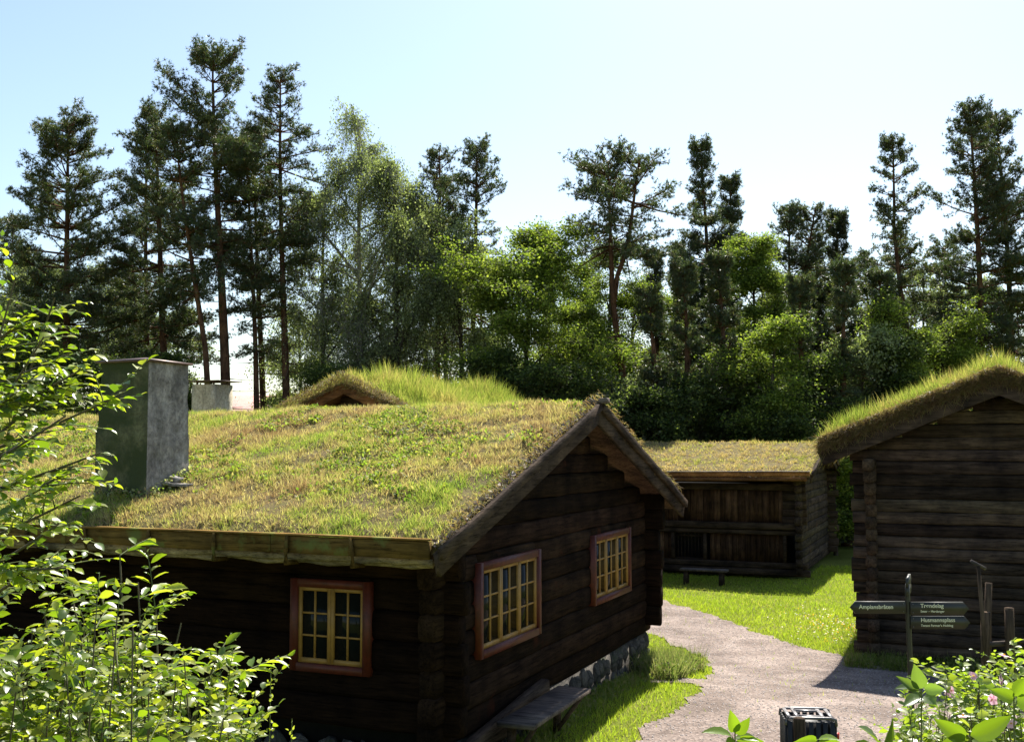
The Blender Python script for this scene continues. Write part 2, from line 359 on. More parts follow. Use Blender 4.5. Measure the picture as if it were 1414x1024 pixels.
# ------------------------------------------------------------------ log houses
RA = math.atan2(-.386, .923); RB = RA + math.pi / 2
def frame_to_local(o, rz):
    c, s = math.cos(rz), math.sin(rz)
    return lambda P: np.stack([(P[..., 0] - o[0]) * c + (P[..., 1] - o[1]) * s, -(P[..., 0] - o[0]) * s + (P[..., 1] - o[1]) * c, P[..., 2]], -1)
def l2w(o, rz, x, y, z=0):
    c, s = math.cos(rz), math.sin(rz); return np.array([o[0] + x * c - y * s, o[1] + x * s + y * c, o[2] + z])
def log_wall(g, axis, fixed, a0, a1, z0, zt, lh, th, opens=(), ext=.25, stag=0, roof=None, seed=0, tone=.2, rd=(.45, .55), cut=None):
    r = np.random.RandomState(seed); z = z0 + stag * lh * .5
    while z < zt:
        h = lh * r.uniform(.92, 1.08); zc = z + h / 2
        lo, hi = a0 - ext * r.uniform(.8, 1.2), a1 + ext * r.uniform(.8, 1.2)
        if roof:
            mid, zr, sl = roof; half = (zr - zc - h * .5) / sl
            if half < .15: break
            if mid - half > lo: lo = mid - half
            if mid + half < hi: hi = mid + half
        segs = [(lo, hi)]
        for (b0, b1, c0, c1) in opens:
            if zc + h * .3 > c0 and zc - h * .3 < c1:
                ns = []
                for (s0, s1) in segs:
                    if b0 > s0 + .02: ns.append((s0, min(b0, s1)))
                    if b1 < s1 - .02: ns.append((max(b1, s0), s1))
                segs = [q for q in ns if q[1] - q[0] > .02]
        t = r.uniform(1 - tone, 1 + tone); colr = (t, t * r.uniform(.93, 1.03), t * r.uniform(.88, 1.05))
        off = r.uniform(-.012, .012)
        for (b0, b1, c0, c1) in opens:
            if zc + h * .3 > c0 and zc - h * .3 < c1:
                for (q0, q1) in ((z, c0), (c1, z + h)):
                    if q1 - q0 > .02:
                        qq = (q0 + q1) / 2; A_, B_2 = ((b0 - .02, fixed, qq), (b1 + .02, fixed, qq)) if axis == 'x' else ((fixed, b0 - .02, qq), (fixed, b1 + .02, qq))
                        beam(g, A_, B_2, th * .96, q1 - q0, seg=.4, jit=.004, r=r, col=colr)
        for (s0, s1) in segs:
            p0 = (s0, fixed + off, zc) if axis == 'x' else (fixed + off, s0, zc); p1 = (s1, fixed + off, zc) if axis == 'x' else (fixed + off, s1, zc)
            beam(g, p0, p1, th, h * 1.02, seg=.35, jit=.007, r=r, col=colr, round_=rd)
        z += h * .985
class Roof:
    """saddle roof, ridge along local x; y0<ym<y1; zb(y) = deck height"""
    def __init__(s, x0, x1, y0, ym, y1, ze, zr, thick, seed, bumpy=.03, lip=.06):
        s.__dict__.update(locals())
    def deck(s, y):
        return np.where(y < s.ym, s.ze + (s.zr - s.ze) * (y - s.y0) / (s.ym - s.y0), s.ze + (s.zr - s.ze) * (s.y1 - y) / (s.y1 - s.ym))
    def top(s, x, y):
        e = np.minimum(np.minimum(y - s.y0, s.y1 - y), np.minimum(x - s.x0, s.x1 - x))
        P = np.stack([x, y, 0 * x], -1)
        r = .25; d = np.abs(y - s.ym); sl = (s.zr - s.ze) / (s.ym - s.y0); soft = np.where(d < r, sl * (r - d) ** 2 / (2 * r), 0)
        soft = soft + s.__dict__.get('sag', 0) * smooth((-x - 1.5) / 6) * smooth(1 - d / 2.2)
        return s.deck(y) - soft + s.lip + (s.thick - s.lip) * smooth(e / .22) + s.bumpy * noise(P, 2.2, s.seed) + s.bumpy * .5 * noise(P, 7, s.seed + 1)
    def sod(s, parent, m, step=.1):
        xs = np.linspace(s.x0, s.x1, max(3, int((s.x1 - s.x0) / step))); ys = np.linspace(s.y0, s.y1, max(3, int((s.y1 - s.y0) / step)))
        V, F = grid(xs, ys, s.top); nx, ny = len(xs), len(ys); g = G(); g.add(V, F)
        V2 = V.copy(); V2[:, 2] = s.deck(V[:, 1]) + .003; g.add(V2, F[:, ::-1])
        n = nx * ny; b = list(range(nx)) + [nx * (j + 1) - 1 for j in range(1, ny)] + list(range(n - 2, n - nx - 1, -1)) + [nx * j for j in range(ny - 2, 0, -1)]
        g.F.append(np.array([(b[i], b[(i + 1) % len(b)], b[(i + 1) % len(b)] + n, b[i] + n) for i in range(len(b))]))
        return g.build('sod', m, parent, True)
    def decking(s, parent, m, t=.05):
        g = G(); xs0, xs1 = s.x0 + .01, s.x1 - .01
        for (a, b) in ((s.y0 + .01, s.ym), (s.ym, s.y1 - .01)):
            za, zb = float(s.deck(np.array(a))), float(s.deck(np.array(b)))
            V = [(xs0, a, za - t), (xs1, a, za - t), (xs1, b, zb - t), (xs0, b, zb - t), (xs0, a, za), (xs1, a, za), (xs1, b, zb), (xs0, b, zb)]
            g.add(V, [[(0, 3, 2, 1), (4, 5, 6, 7), (0, 1, 5, 4), (1, 2, 6, 5), (2, 3, 7, 6), (3, 0, 4, 7)]])
        return g.build('roof', m, parent)
    def grass(s, parent, n, L, W, cols, seed, area=None, tall=None, hang=True, dens=None, avoid=None, name='grass', lean=.45, wts=None):
        r = np.random.RandomState(seed); a = area or (s.x0, s.x1, s.y0, s.y1)
        x = r.uniform(a[0], a[1], n); y = r.uniform(a[2], a[3], n); h_ = n * 6 // 10; c_ = np.repeat(np.arange(h_ // 14 + 1), 14)[:h_]; x[:h_] = x[c_] + r.normal(size=h_) * .014; y[:h_] = y[c_] + r.normal(size=h_) * .014; x = np.clip(x, s.x0 + .01, s.x1 - .01); y = np.clip(y, s.y0 + .01, s.y1 - .01); P = np.stack([x, y, 0 * x], -1)
        cl = noise(P, 3.5, seed + 5); k = r.uniform(-1.1, .9, n) < cl * 1.0 + .75
        if avoid: k &= ~((x > avoid[0]) & (x < avoid[1]) & (y > avoid[2]) & (y < avoid[3]))
        x, y, P, cl = x[k], y[k], P[k], cl[k]; n = len(x); P[:, 2] = s.top(x, y) - .01
        T = nrm(np.array([0, 0, 1.]) + r.normal(size=(n, 3)) * lean); Nh = rnd_unit(r, n); Cc, Nn = frames(T, Nh)
        cols = np.array(cols); u = noise(P, 1.5, seed + 7) * 1.05 + noise(P, 6, seed + 8) * .75 + r.normal(size=n) * .4 - .22
        q = np.clip((u + 1.5) / 3 * len(cols), 0, len(cols) - 1).astype(int); c = cols[q] * r.uniform(.7, 1.35, (n, 1))
        ln = L * r.uniform(.5, 1.3, n) * (1 + .5 * cl)
        if tall: ln = ln * tall(P)
        g = G(); inst(g, *BLADE, P, T, Cc, Nn, ln, W * r.uniform(.7, 1.4, n), c)
        if hang:
            m = int((s.x1 - s.x0 + s.y1 - s.y0) * 130); e = r.randint(0, 4, m); t = r.uniform(0, 1, m)
            x = np.where(e < 2, s.x0 + (s.x1 - s.x0) * t, np.where(e == 2, s.x0 + .02, s.x1 - .02)); y = np.where(e < 2, np.where(e == 0, s.y0 + .02, s.y1 - .02), s.y0 + (s.y1 - s.y0) * t)
            O = np.zeros((m, 3)); O[e == 0, 1] = -1; O[e == 1, 1] = 1; O[e == 2, 0] = -1; O[e == 3, 0] = 1
            Pz = np.stack([x, y, s.top(x, y) - r.uniform(0, .08, m)], -1)
            T = nrm(O * .8 + np.array([0, 0, .15]) + r.normal(size=(m, 3)) * .45); Cc, Nn = frames(T, rnd_unit(r, m))
            dry = np.array([(.26, .19, .09), (.20, .13, .07), (.30, .24, .10), (.16, .18, .05)])
            inst(g, BLADE[0], BLADE[1], Pz, T, Cc, -np.abs(Nn) * np.array([0, 0, 1.]), L * r.uniform(.6, 1.7, m), W * r.uniform(.6, 1.1, m), dry[r.randint(0, 4, m)])
        return tag(g.build(name, M['grass'], parent), kind='stuff')
def window(parent, axis, fixed, a0, a1, z0, z1, ncas, outward, m_in='yellowpaint', seed=0):
    """axis 'y': window in a plane x=fixed; outward +1/-1 along the normal"""
    def B(g, s0, s1, d0, d1, t0, t1):   # s along wall, d outward from fixed, t height
        d0, d1 = fixed + outward * d0, fixed + outward * d1; d0, d1 = min(d0, d1), max(d0, d1)
        if axis == 'y': box(g, d0, d1, s0, s1, t0, t1)
        else: box(g, s0, s1, d0, d1, t0, t1)
    fw = .072; g = G()
    B(g, a0, a0 + fw, -.08, .07, z0, z1); B(g, a1 - fw, a1, -.08, .07, z0, z1)
    B(g, a0 + fw, a1 - fw, -.08, .067, z1 - fw, z1); B(g, a0 + fw, a1 - fw, -.08, .074, z0, z0 + fw)
    fo = g.build('window', M['redpaint'], parent)
    A0, A1, Z0, Z1 = a0 + fw + .002, a1 - fw - .002, z0 + fw + .002, z1 - fw - .002; cw = (A1 - A0) / ncas
    for i in range(ncas):
        c0, c1 = A0 + i * cw + .002, A0 + (i + 1) * cw - .002; s = .032; g = G()
        B(g, c0, c0 + s, .0, .045, Z0, Z1); B(g, c1 - s, c1, .0, .045, Z0, Z1); B(g, c0 + s, c1 - s, .0, .043, Z0, Z0 + s + .012); B(g, c0 + s, c1 - s, .0, .043, Z1 - s, Z1)
        mid = (c0 + c1) / 2; B(g, mid - .008, mid + .008, .01, .037, Z0 + s + .012, Z1 - s)
        for j in (1, 2):
            zz = Z0 + s + .012 + (Z1 - Z0 - 2 * s - .012) * j / 3
            B(g, c0 + s, mid - .008, .01, .035, zz - .008, zz + .008); B(g, mid + .008, c1 - s, .01, .035, zz - .008, zz + .008)
        g.build('casement', M[m_in], fo)
        g = G(); B(g, c0 + s * .5, c1 - s * .5, .014, .022, Z0 + s * .5, Z1 - s * .5); g.build('pane', M['glass'], fo)
def rake(parent, roof, side_x, out, m, drop=.26, seed=0, lift=.1, ext=.0, layers=2):
    r = np.random.RandomState(seed)
    for sgn in (0, 1):
        g = G(); ya, yb = (roof.y0 - ext, roof.ym) if sgn == 0 else (roof.y1 + ext, roof.ym)
        sl = (roof.zr - roof.ze) / (roof.ym - roof.y0); za = roof.ze - sl * ext; zb = roof.zr; d = np.array([0, yb - ya, zb - za]); d = d / np.linalg.norm(d)
        up = np.array([0, -d[2] * np.sign(d[1]), abs(d[1])])
        mids = [drop / 2 - .02] if layers == 1 else [drop / 2 - .02, -.02]
        for li, mm in enumerate(mids):
            p0 = np.array([side_x + out * (.03 + .05 * li), ya, za]) - up * (mm - lift) ; p1 = np.array([side_x + out * (.03 + .05 * li), yb, zb]) - up * (mm - lift)
            beam(g, p0, p1 - d * .004 * sgn, .045, drop * (1 if li == 0 else .5), up=up, seg=.5, jit=.008, r=r)
        g.build('bargeboard', m, parent)

# ---- house A: near cottage
ZA = -2.98; OA = (-.587, 9.58, ZA)
hA = empty('log_cottage', OA, RA, 'near log cottage with sod roof, stone chimney, red framed yellow windows', 'cottage', None)
WA, LA = 6.6, 11.5
ROOFA = Roof(-LA - .3, .30, -.72, 3.27, 7.18, 2.10, 3.37, .13, 21, .034)
wz = -ZA; ROOFA.sag = .09
opA = [(.72, 2.14, wz - 1.90, wz - 1.16), (4.07, 5.48, wz - 1.86, wz - 1.16)]
g = G(); log_wall(g, 'y', -.09, 0, WA, .35, 3.3, .235, .18, opA, ext=.14, stag=0, roof=(3.3, ROOFA.zr - .03, .325), seed=1, tone=.5, rd=(.4, .52))
g.build('gable_wall', M['logy'], hA)
opL = [(-1.50, -.78, wz - 1.99, wz - 1.28)]
g = G(); log_wall(g, 'x', .09, -LA, 0, .32, 2.2, .27, .18, opL, ext=.14, stag=1, seed=2, tone=.3); g.build('long_wall', M['logx'], hA); g = G(); log_wall(g, 'x', WA - .09, -LA, 0, .32, 2.2, .27, .18, [], ext=.20, stag=1, seed=3)
g.build('long_wall', M['logx'], hA)
g = G(); log_wall(g, 'y', -LA + .09, 0, WA, .35, 3.3, .27, .18, [], ext=.20, roof=(3.3, ROOFA.zr - .03, .325), seed=4); g.build('rear_wall', M['logy'], hA)
g = G(); box(g, -LA + .2, -.2, .2, .21, .2, 2.2); box(g, -.21, -.2, .21, WA - .2, .2, 2.2); g.build('interior_dark', M['binmat'], hA)  # black sheets painting the shade of the closed interior behind the walls
window(hA, 'y', -.02, .65, 2.21, wz - 1.97, wz - 1.09, 3, 1); window(hA, 'y', -.02, 4.0, 5.55, wz - 1.93, wz - 1.09, 3, 1)
window(hA, 'x', .02, -1.56, -.72, wz - 2.05, wz - 1.22, 2, -1)
# stone footing: piled irregular stones
def rock(g, c, s, r, col):
    n = 7; V = []
    for i in range(5):
        th = math.pi * (i + .5) / 5
        for k in range(n):
            a = 2 * math.pi * k / n; q = r.uniform(.82, 1.12)
            V.append((c[0] + s[0] * math.sin(th) ** .6 * math.cos(a) * q, c[1] + s[1] * math.sin(th) ** .6 * math.sin(a) * q, c[2] + s[2] * math.cos(th) * q))
    F = [(i * n + k, (i + 1) * n + k, (i + 1) * n + (k + 1) % n, i * n + (k + 1) % n) for i in range(4) for k in range(n)]
    V.append((c[0], c[1], c[2] + s[2])); V.append((c[0], c[1], c[2] - s[2])); t = [(35, k, (k + 1) % n) for k in range(n)] + [(36, 28 + (k + 1) % n, 28 + k) for k in range(n)]
    g.add(V, [F, t], col)
g = G(); r = np.random.RandomState(5); y = .05
while y < WA:
    wd = r.uniform(.12, .26)
    for zz in (.02, .22): rock(g, (-.10 + r.uniform(-.02, .02), y + r.uniform(0, .05), zz - .03 + r.uniform(-.03, .03)), (.11, wd * .66, .13), r, (1,) * 3)
    y += wd
g2 = G(); box(g2, -.25, -.05, .05, WA - .02, -.3, .33); g2.build('mortar', M['stone'], hA)
x = -.2
while x > -LA:
    wd = r.uniform(.15, .3); rock(g, (x, .1, .08), (wd * .6, .12, .24), r, (r.uniform(.6, 1.1),) * 3); x -= wd
g.build('stone_footing', M['stone'], hA, True)
g = G(); beam(g, (.09, -.1, .22), (.09, 2.2, .44), .1, .22, seg=.4, jit=.01); g.build('sill_log', M['board'], hA)
rf = ROOFA.decking(hA, M['plank']); ROOFA.sod(rf, M['sod'])
DRYC = [(.27, .17, .11), (.40, .29, .18), (.52, .42, .24), (.33, .23, .13), (.50, .43, .19), (.38, .36, .12), (.30, .33, .08), (.24, .31, .06), (.18, .27, .045), (.26, .33, .06)]
CHX0, CHX1, CHY0, CHY1 = -3.93, -3.31, .0, .60
def tallA(P): return 1 + .8 * smooth((noise(P, 1.1, 77) - .3) * 2) + .1 * smooth((P[:, 1] - 2.6) / .7)
ROOFA.grass(rf, 340000, .062, .005, DRYC, 31, lean=.62, area=(-9.5, .30, -.72, 4.2), tall=tallA, avoid=(CHX0, CHX1, CHY0, CHY1))
ROOFA.grass(rf, 22000, .05, .008, DRYC, 32, area=(-7, .30, 4.2, 7.18), hang=False, name='rear_grass')
# broad-leaved weeds and moss on the roof
def rosettes(parent, roof, n, area, size, cols, seed, name='weeds'):
    r = np.random.RandomState(seed); c = np.stack([r.uniform(area[0], area[1], n), r.uniform(area[2], area[3], n), np.zeros(n)], -1)
    kk = noise(c, 1.4, seed) > .1; c = c[kk]; n = len(c); k = 7
    P = np.repeat(c, k, 0) + r.normal(size=(n * k, 3)) * .03 * np.array([1, 1, 0]); P[:, 2] = roof.top(P[:, 0], P[:, 1]) + r.uniform(0, .04, n * k)
    T = nrm(r.normal(size=(n * k, 3)) + np.array([0, 0, .6])); Cc, Nn = frames(T, np.array([0, 0, 1.]) + r.normal(size=(n * k, 3)) * .4)
    g = G(); cols = np.array(cols); inst(g, *LEAF, P, T, Cc, Nn, size * r.uniform(.5, 1.3, n * k), size * .6 * r.uniform(.6, 1.2, n * k), cols[r.randint(0, len(cols), n * k)] * r.uniform(.7, 1.2, (n * k, 1)))
    return tag(g.build(name, M['grass'], parent), kind='stuff')
rosettes(rf, ROOFA, 5200, (-9, .25, -.7, 3.6), .045, [(.20, .28, .04), (.28, .30, .05), (.14, .22, .03), (.24, .30, .07), (.38, .32, .14)], 41)
def basew():
    r = np.random.RandomState(88); n = 420; e = r.randint(0, 3, n); t = r.uniform(-.1, 1.1, n); x = np.where(e == 0, CHX1 + r.uniform(.0, .12, n), CHX0 + (CHX1 - CHX0) * t); y = np.where(e == 0, CHY0 + (CHY1 - CHY0) * t, np.where(e == 1, CHY0 - r.uniform(0, .1, n), CHY1 + r.uniform(0, .1, n)))
    P = np.stack([x, y, ROOFA.top(x, y) + r.uniform(0, .10, n)], -1); T = nrm(rnd_unit(r, n) + np.array([0, 0, .4])); Cc, Nn = frames(T, np.array([0, -.3, 1.]) + r.normal(size=(n, 3)) * .5)
    g = G(); inst(g, *LEAF, P, T, Cc, Nn, .04 * r.uniform(.6, 1.3, n), .024, np.array([(.22, .30, .07), (.42, .42, .25), (.30, .32, .12), (.34, .26, .14)])[r.randint(0, 4, n)]); tag(g.build('chimney_weeds', M['grass'], rf), kind='stuff')
basew()
rake(rf, ROOFA, .30, 1, M['board'], drop=.20, seed=3, lift=.04, ext=.10)
# ridge end cap stone/board, eave board with wooden pegs, birch bark roll
g = G(); beam(g, (.16, 3.27, 3.46), (.46, 3.27, 3.50), .12, .06); g.build('ridge_cap', M['bench'], rf)
g = G(); r = np.random.RandomState(9); x = .26
while x > -LA:
    l = r.uniform(1.5, 2.6); beam(g, (x, -.80, 2.15), (x - l + .01, -.80, 2.15), .05, .145, seg=.5, jit=.006, r=r, col=(r.uniform(.8, 1.2),) * 3); x -= l
g.build('eave_board', M['boardx'], rf)
g = G(); beam(g, (.26, -.805, 2.234), (-LA, -.805, 2.234), .085, .014, seg=.4, jit=.004, r=r, col=(1.8, 1.7, 1.6)); g.build('painted_sun_edge', M['boardx'], rf)  # added strip, its lighter colour painting the sunlit top edge of the eave
for k in range(16):
    g = G(); x = -.42 - k * .72 + r.uniform(-.1, .1); tube(g, [(x - .03, -.60, 1.98), (x, -.83, 2.0), (x + .01, -.85, 2.1), (x + r.uniform(-.02, .02), -.845, 2.23)], [.02, .026, .022, .014], 6); g.build('peg', M['boardx'], rf)
g = G(); r = np.random.RandomState(10); pts = [(x, -.70 + r.uniform(-.015, .015), 2.045 + r.uniform(-.012, .012)) for x in np.arange(.24, -LA, -.16)]
tube(g, pts, [.036 * r.uniform(.75, 1.2) for _ in pts], 8, jit=.15, r=r)
pts = [(x, -.62 + r.uniform(-.02, .02), 2.01 + r.uniform(-.012, .012)) for x in np.arange(.2, -LA, -.2)]
tube(g, pts, [.035 * r.uniform(.7, 1.3) for _ in pts], 7, jit=.2, r=r); g.build('bark_roll', M['barkstrip'], rf)
# loose bark curls along the rake and eave
g = G(); n = 900; r = np.random.RandomState(12)
t = r.uniform(0, 1, n); y = -.72 + 4.0 * t; P = np.stack([np.full(n, .26) + r.normal(size=n) * .03, y, ROOFA.deck(y) + .05 + r.uniform(0, .06, n)], -1)
T = nrm(r.normal(size=(n, 3)) + np.array([.3, -.4, 0])); Cc, Nn = frames(T, rnd_unit(r, n)); inst(g, *LEAF, P, T, Cc, Nn, r.uniform(.02, .07, n), r.uniform(.015, .04, n), np.array([(.25, .19, .15), (.4, .34, .28), (.12, .09, .07)])[r.randint(0, 3, n)])
tag(g.build('bark_litter', M['stem'], rf), kind='stuff')
# chimney
def chimney(parent, x0, x1, y0, y1, zb, zt, flare, seed, near_ridge=False):
    r = np.random.RandomState(seed); gl = G(); n = 26; m = 12
    def face(a, b, colseed):
        V = []; 
        for j in range(n + 1):
            t = j / n; f = flare * (1 - t) ** 2
            for i in range(m + 1):
                s = i / m; p = np.array(a) * (1 - s) + np.array(b) * s; cx, cy = (x0 + x1) / 2, (y0 + y1) / 2
                q = np.array([cx + (p[0] - cx) * (1 + f), cy + (p[1] - cy) * (1 + f), zb + (zt - zb) * t])
                d = .020 * float(noise(q[None], 4, seed)[0]) + .008 * float(noise(q[None], 16, seed)[0]); nn = q[:2] - np.array([cx, cy]); nn = nn / np.linalg.norm(nn)
                if t < .97: q[:2] += nn * d
                V.append(q)
        F = [(j * (m + 1) + i, j * (m + 1) + i + 1, (j + 1) * (m + 1) + i + 1, (j + 1) * (m + 1) + i) for j in range(n) for i in range(m)]
        return V, F
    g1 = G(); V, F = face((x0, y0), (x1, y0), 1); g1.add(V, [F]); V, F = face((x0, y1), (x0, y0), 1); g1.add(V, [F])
    g2 = G(); V, F = face((x1, y0), (x1, y1), 1); g2.add(V, [F]); V, F = face((x1, y1), (x0, y1), 1); g2.add(V, [F])
    V = [(x0, y0, zt), (x1, y0, zt), (x1, y1, zt), (x0, y1, zt)]; g2.add(V, [[(0, 1, 2, 3)]])
    return g1, g2
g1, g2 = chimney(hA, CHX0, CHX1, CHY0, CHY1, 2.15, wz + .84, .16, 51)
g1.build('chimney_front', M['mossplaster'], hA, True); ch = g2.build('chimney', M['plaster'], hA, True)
def capslab(x0, x1, y0, y1, z, t, rise, r=.03):
    g = G(); cx, cy = (x0 + x1) / 2, (y0 + y1) / 2
    V = [(x0, y0, z), (x1, y0, z), (x1, y1, z), (x0, y1, z), (x0, y0, z + t), (x1, y0, z + t), (x1, y1, z + t), (x0, y1, z + t), (cx, cy, z + t + rise)]
    g.add(V, [[(0, 3, 2, 1), (0, 1, 5, 4), (1, 2, 6, 5), (2, 3, 7, 6), (3, 0, 4, 7)], [(4, 5, 8), (5, 6, 8), (6, 7, 8), (7, 4, 8)]]); return g
capslab(CHX0 - .035, CHX1 + .035, CHY0 - .035, CHY1 + .035, wz + .842, .02, .05).build('chimney_cap', M['metalcap'], ch)
g = G(); r = np.random.RandomState(3); beam(g, (CHX1 - .02, .30, 2.60), (CHX1 + .30, .33, 2.585), .20, .030, seg=.05, jit=.010, r=r); beam(g, (CHX1 - .03, .36, 2.66), (CHX1 + .12, .36, 2.62), .14, .06, seg=.04, jit=.012, r=r); g.build('chimney_ledge', M['plaster'], ch, True)

# ---- house B: sod roofed cottage behind, gable to the camera
pB = at(490, 520, 22.0); OB = (pB[0], pB[1], -3.3); zB = pB[2] + 3.3
hB = empty('log_cottage', OB, RB, 'cottage behind the near roof, small brown gable peeping over it under long grass', 'cottage')
ROOFB = Roof(-.46, 6.6, -3.6, 0, 3.6, zB - 1.75, zB - .15, .14, 61, .04)
g = G(); log_wall(g, 'y', .1, -3.1, 3.1, .1, zB - .3, .25, .18, [], roof=(0, zB - .25, .45), seed=11); g.build('gable_wall', M['greyy'], hB); g = G(); log_wall(g, 'y', 6.2, -3.1, 3.1, .1, zB - .3, .25, .18, [], roof=(0, zB - .25, .45), seed=12); g.build('gable_wall', M['greyy'], hB)
g = G(); log_wall(g, 'x', -3.0, 0, 6.2, 0, zB - 1.7, .25, .18, [], stag=1, seed=13); g.build('long_wall', M['greyx'], hB); g = G(); log_wall(g, 'x', 3.0, 0, 6.2, 0, zB - 1.7, .25, .18, [], stag=1, seed=14); g.build('long_wall', M['greyx'], hB)
rfB = ROOFB.decking(hB, M['fascia']); ROOFB.sod(rfB, M['sod'], .14)
rake(rfB, ROOFB, -.36, -1, M['fascia'], drop=.20, seed=5, lift=-.02, layers=1)
GRNC = [(.42, .32, .15), (.36, .34, .11), (.27, .30, .07), (.20, .26, .05), (.32, .32, .10)]
ROOFB.grass(rfB, 60000, .20, .010, GRNC, 33, tall=lambda P: 1 + 1.0 * smooth((P[:, 0]) / 1.2) * smooth(noise(P, .8, 5) + .6), lean=.28)
cb = frame_to_local(OB, RB)(at(297, 560, 21.6)[None])[0]
g1, g2 = chimney(hB, -9, -8, 0, 1, 0, 1, .02, 52)
CBx, CBy = float(cb[0]), float(cb[1]) + .28
# local x = away, local y = left: mirror so near corner faces the camera
def chim_box(x0, x1, y0, y1, z0, z1):
    g = G(); n = 6; V = []; r = np.random.RandomState(8)
    for j in range(n + 1):
        z = z0 + (z1 - z0) * j / n
        for k in range(4):
            a = [(x0, y0), (x1, y0), (x1, y1), (x0, y1)]; b = a[(k + 1) % 4]; a = a[k]
            for i in range(4): s = i / 4; V.append((a[0] + (b[0] - a[0]) * s + r.uniform(-.006, .006), a[1] + (b[1] - a[1]) * s + r.uniform(-.006, .006), z))
    F = [(j * 16 + i, j * 16 + (i + 1) % 16, (j + 1) * 16 + (i + 1) % 16, (j + 1) * 16 + i) for j in range(n) for i in range(16)]
    g.add(V, [F, [(n * 16, n * 16 + 4, n * 16 + 8, n * 16 + 12)]]); return g
czt = float(at(297, 530, 21.6)[2]) + 3.3
chb = chim_box(CBx, CBx + .55, CBy - .28, CBy + .30, 2.5, czt).build('chimney', M['beige'], hB)
g = capslab(CBx - .1, CBx + .65, CBy - .42, CBy + .44, czt + .06, .015, .02)
for (a, b) in ((.05, -.2), (.05, .2), (.48, -.2), (.48, .2)): box(g, CBx + a, CBx + a + .03, CBy + b, CBy + b + .03, czt - .01, czt + .062)
g.build('chimney_cap', M['metalcap'], chb)

# ---- barn C: long shed across the lawn
ZC = -3.38; kC = (1106 - 707) / 1500; OC = (kC * 27.9, 27.9, ZC); LC = 9.5; WC = 5.6; zc = -ZC
hC = empty('barn', OC, RA, 'long low plank barn with sod roof beyond the lawn', 'barn')
ROOFC = Roof(-LC - .3, .25, -.60, 2.8, 6.1, zc - .80, zc + .02, .10, 71, .02)
g = G(); log_wall(g, 'y', -.09, 0, WC, .12, zc, .21, .17, [], ext=.24, roof=(2.8, zc - .02, .242), seed=21, tone=.25); g.build('gable_wall', M['greyy'], hC); g = G(); log_wall(g, 'y', -LC, 0, WC, .12, zc, .21, .17, [], ext=.24, roof=(2.8, zc - .02, .242), seed=25); g.build('gable_wall', M['greyy'], hC)
g = G(); log_wall(g, 'x', WC - .09, -LC, 0, .1, zc - .75, .21, .17, [], stag=1, seed=22); g.build('long_wall', M['greyx'], hC); g = G(); log_wall(g, 'x', .06, -.42, 0, 1.25, zc - .8, .21, .2, [], ext=.08, stag=1, seed=23)
g.build('corner_logs', M['greyx'], hC)
g = G(); r = np.random.RandomState(24)
beam(g, (-LC, -.03, .14), (.16, -.03, .14), .24, .18, r=r, round_=(.5, .6)); beam(g, (-LC, .0, .31), (.10, .0, .31), .2, .16, r=r, round_=(.5, .6)); g.build('sill_log', M['greyx'], hC)
g = G(); beam(g, (-LC, -.02, 1.31), (.0, -.02, 1.31), .22, .17, r=r); beam(g, (-LC, .0, 1.16), (.0, .0, 1.15), .16, .12, r=r); g.build('middle_beam', M['greyx'], hC)
g = G(); beam(g, (-LC, -.02, 2.30), (-.1, -.02, 2.32), .16, .17, r=r); g.build('top_beam', M['greyx'], hC)
DX0, DX1 = -3.33, -2.59
g = G(); x = -.50
while x > -LC:
    wd = r.uniform(.10, .19); t = r.uniform(.45, 1.15)
    box(g, x - wd + .006, x, .03 + r.uniform(0, .02), .125 + r.uniform(0, .02), 1.38, 2.24, (t, t * .97, t * .95))
    if not (x - wd < DX1 + .04 and x > DX0 - .04):
        t = r.uniform(.45, 1.25); box(g, x - wd + .006, x, .04 + r.uniform(0, .02), .115 + r.uniform(0, .02), .36, 1.12, (t, t * .97, t * .93))
    x -= wd
g.build('plank_wall', M['plank'], hC)
for x in (DX0 - .06, DX1 + .06, -.46): g = G(); beam(g, (x, .02, .38), (x, .02, 1.10), .09, .13, up=(0, 1, 0), r=r); g.build('post', M['greyx'], hC)
g = G(); z = 0
for k in range(8): x = DX0 + .05 + k * .092; tube(g, [(x, .12, .38), (x, .12, 1.09)], .012, 6)
box(g, DX0 - .01, DX1 + .01, .09, .12, .385, .42); box(g, DX0 - .01, DX1 + .01, .09, .12, .98, 1.02); g.build('barred_door', M['board'], hC)
g = G(); box(g, -LC + .1, -.1, .6, .62, .1, 2.4); g.build('interior_dark', M['binmat'], hC)  # black sheet behind the planks, shade of the barn's inside put in as colour
rfC = ROOFC.decking(hC, M['plank']); ROOFC.sod(rfC, M['sod'], .14)
ROOFC.grass(rfC, 60000, .085, .012, [(.50, .37, .22), (.44, .31, .18), (.44, .36, .16), (.34, .33, .10), (.28, .30, .08)], 34, lean=.8)
rake(rfC, ROOFC, .25, 1, M['board'], drop=.2, seed=6, lift=.04)
g = G(); beam(g, (-LC, -.67, zc - .80), (.28, -.67, zc - .70), .04, .10, r=r, col=(2.2, 2.1, 2.0)); beam(g, (-LC, -.63, zc - .93), (.2, -.63, zc - .84), .07, .09, r=r, round_=(.9, .9)); g.build('eave_board', M['fascia'], rfC)  # upper board's colour brightened to paint the sunlit look of the eave
g = G(); beam(g, (-LC, -.70, zc - .735), (.28, -.70, zc - .640), .12, .02, r=r, col=(3, 3, 3)); g.build('painted_sun_edge', M['bench'], rfC)  # pale strip added on the barn eave, sunlight put into its colour

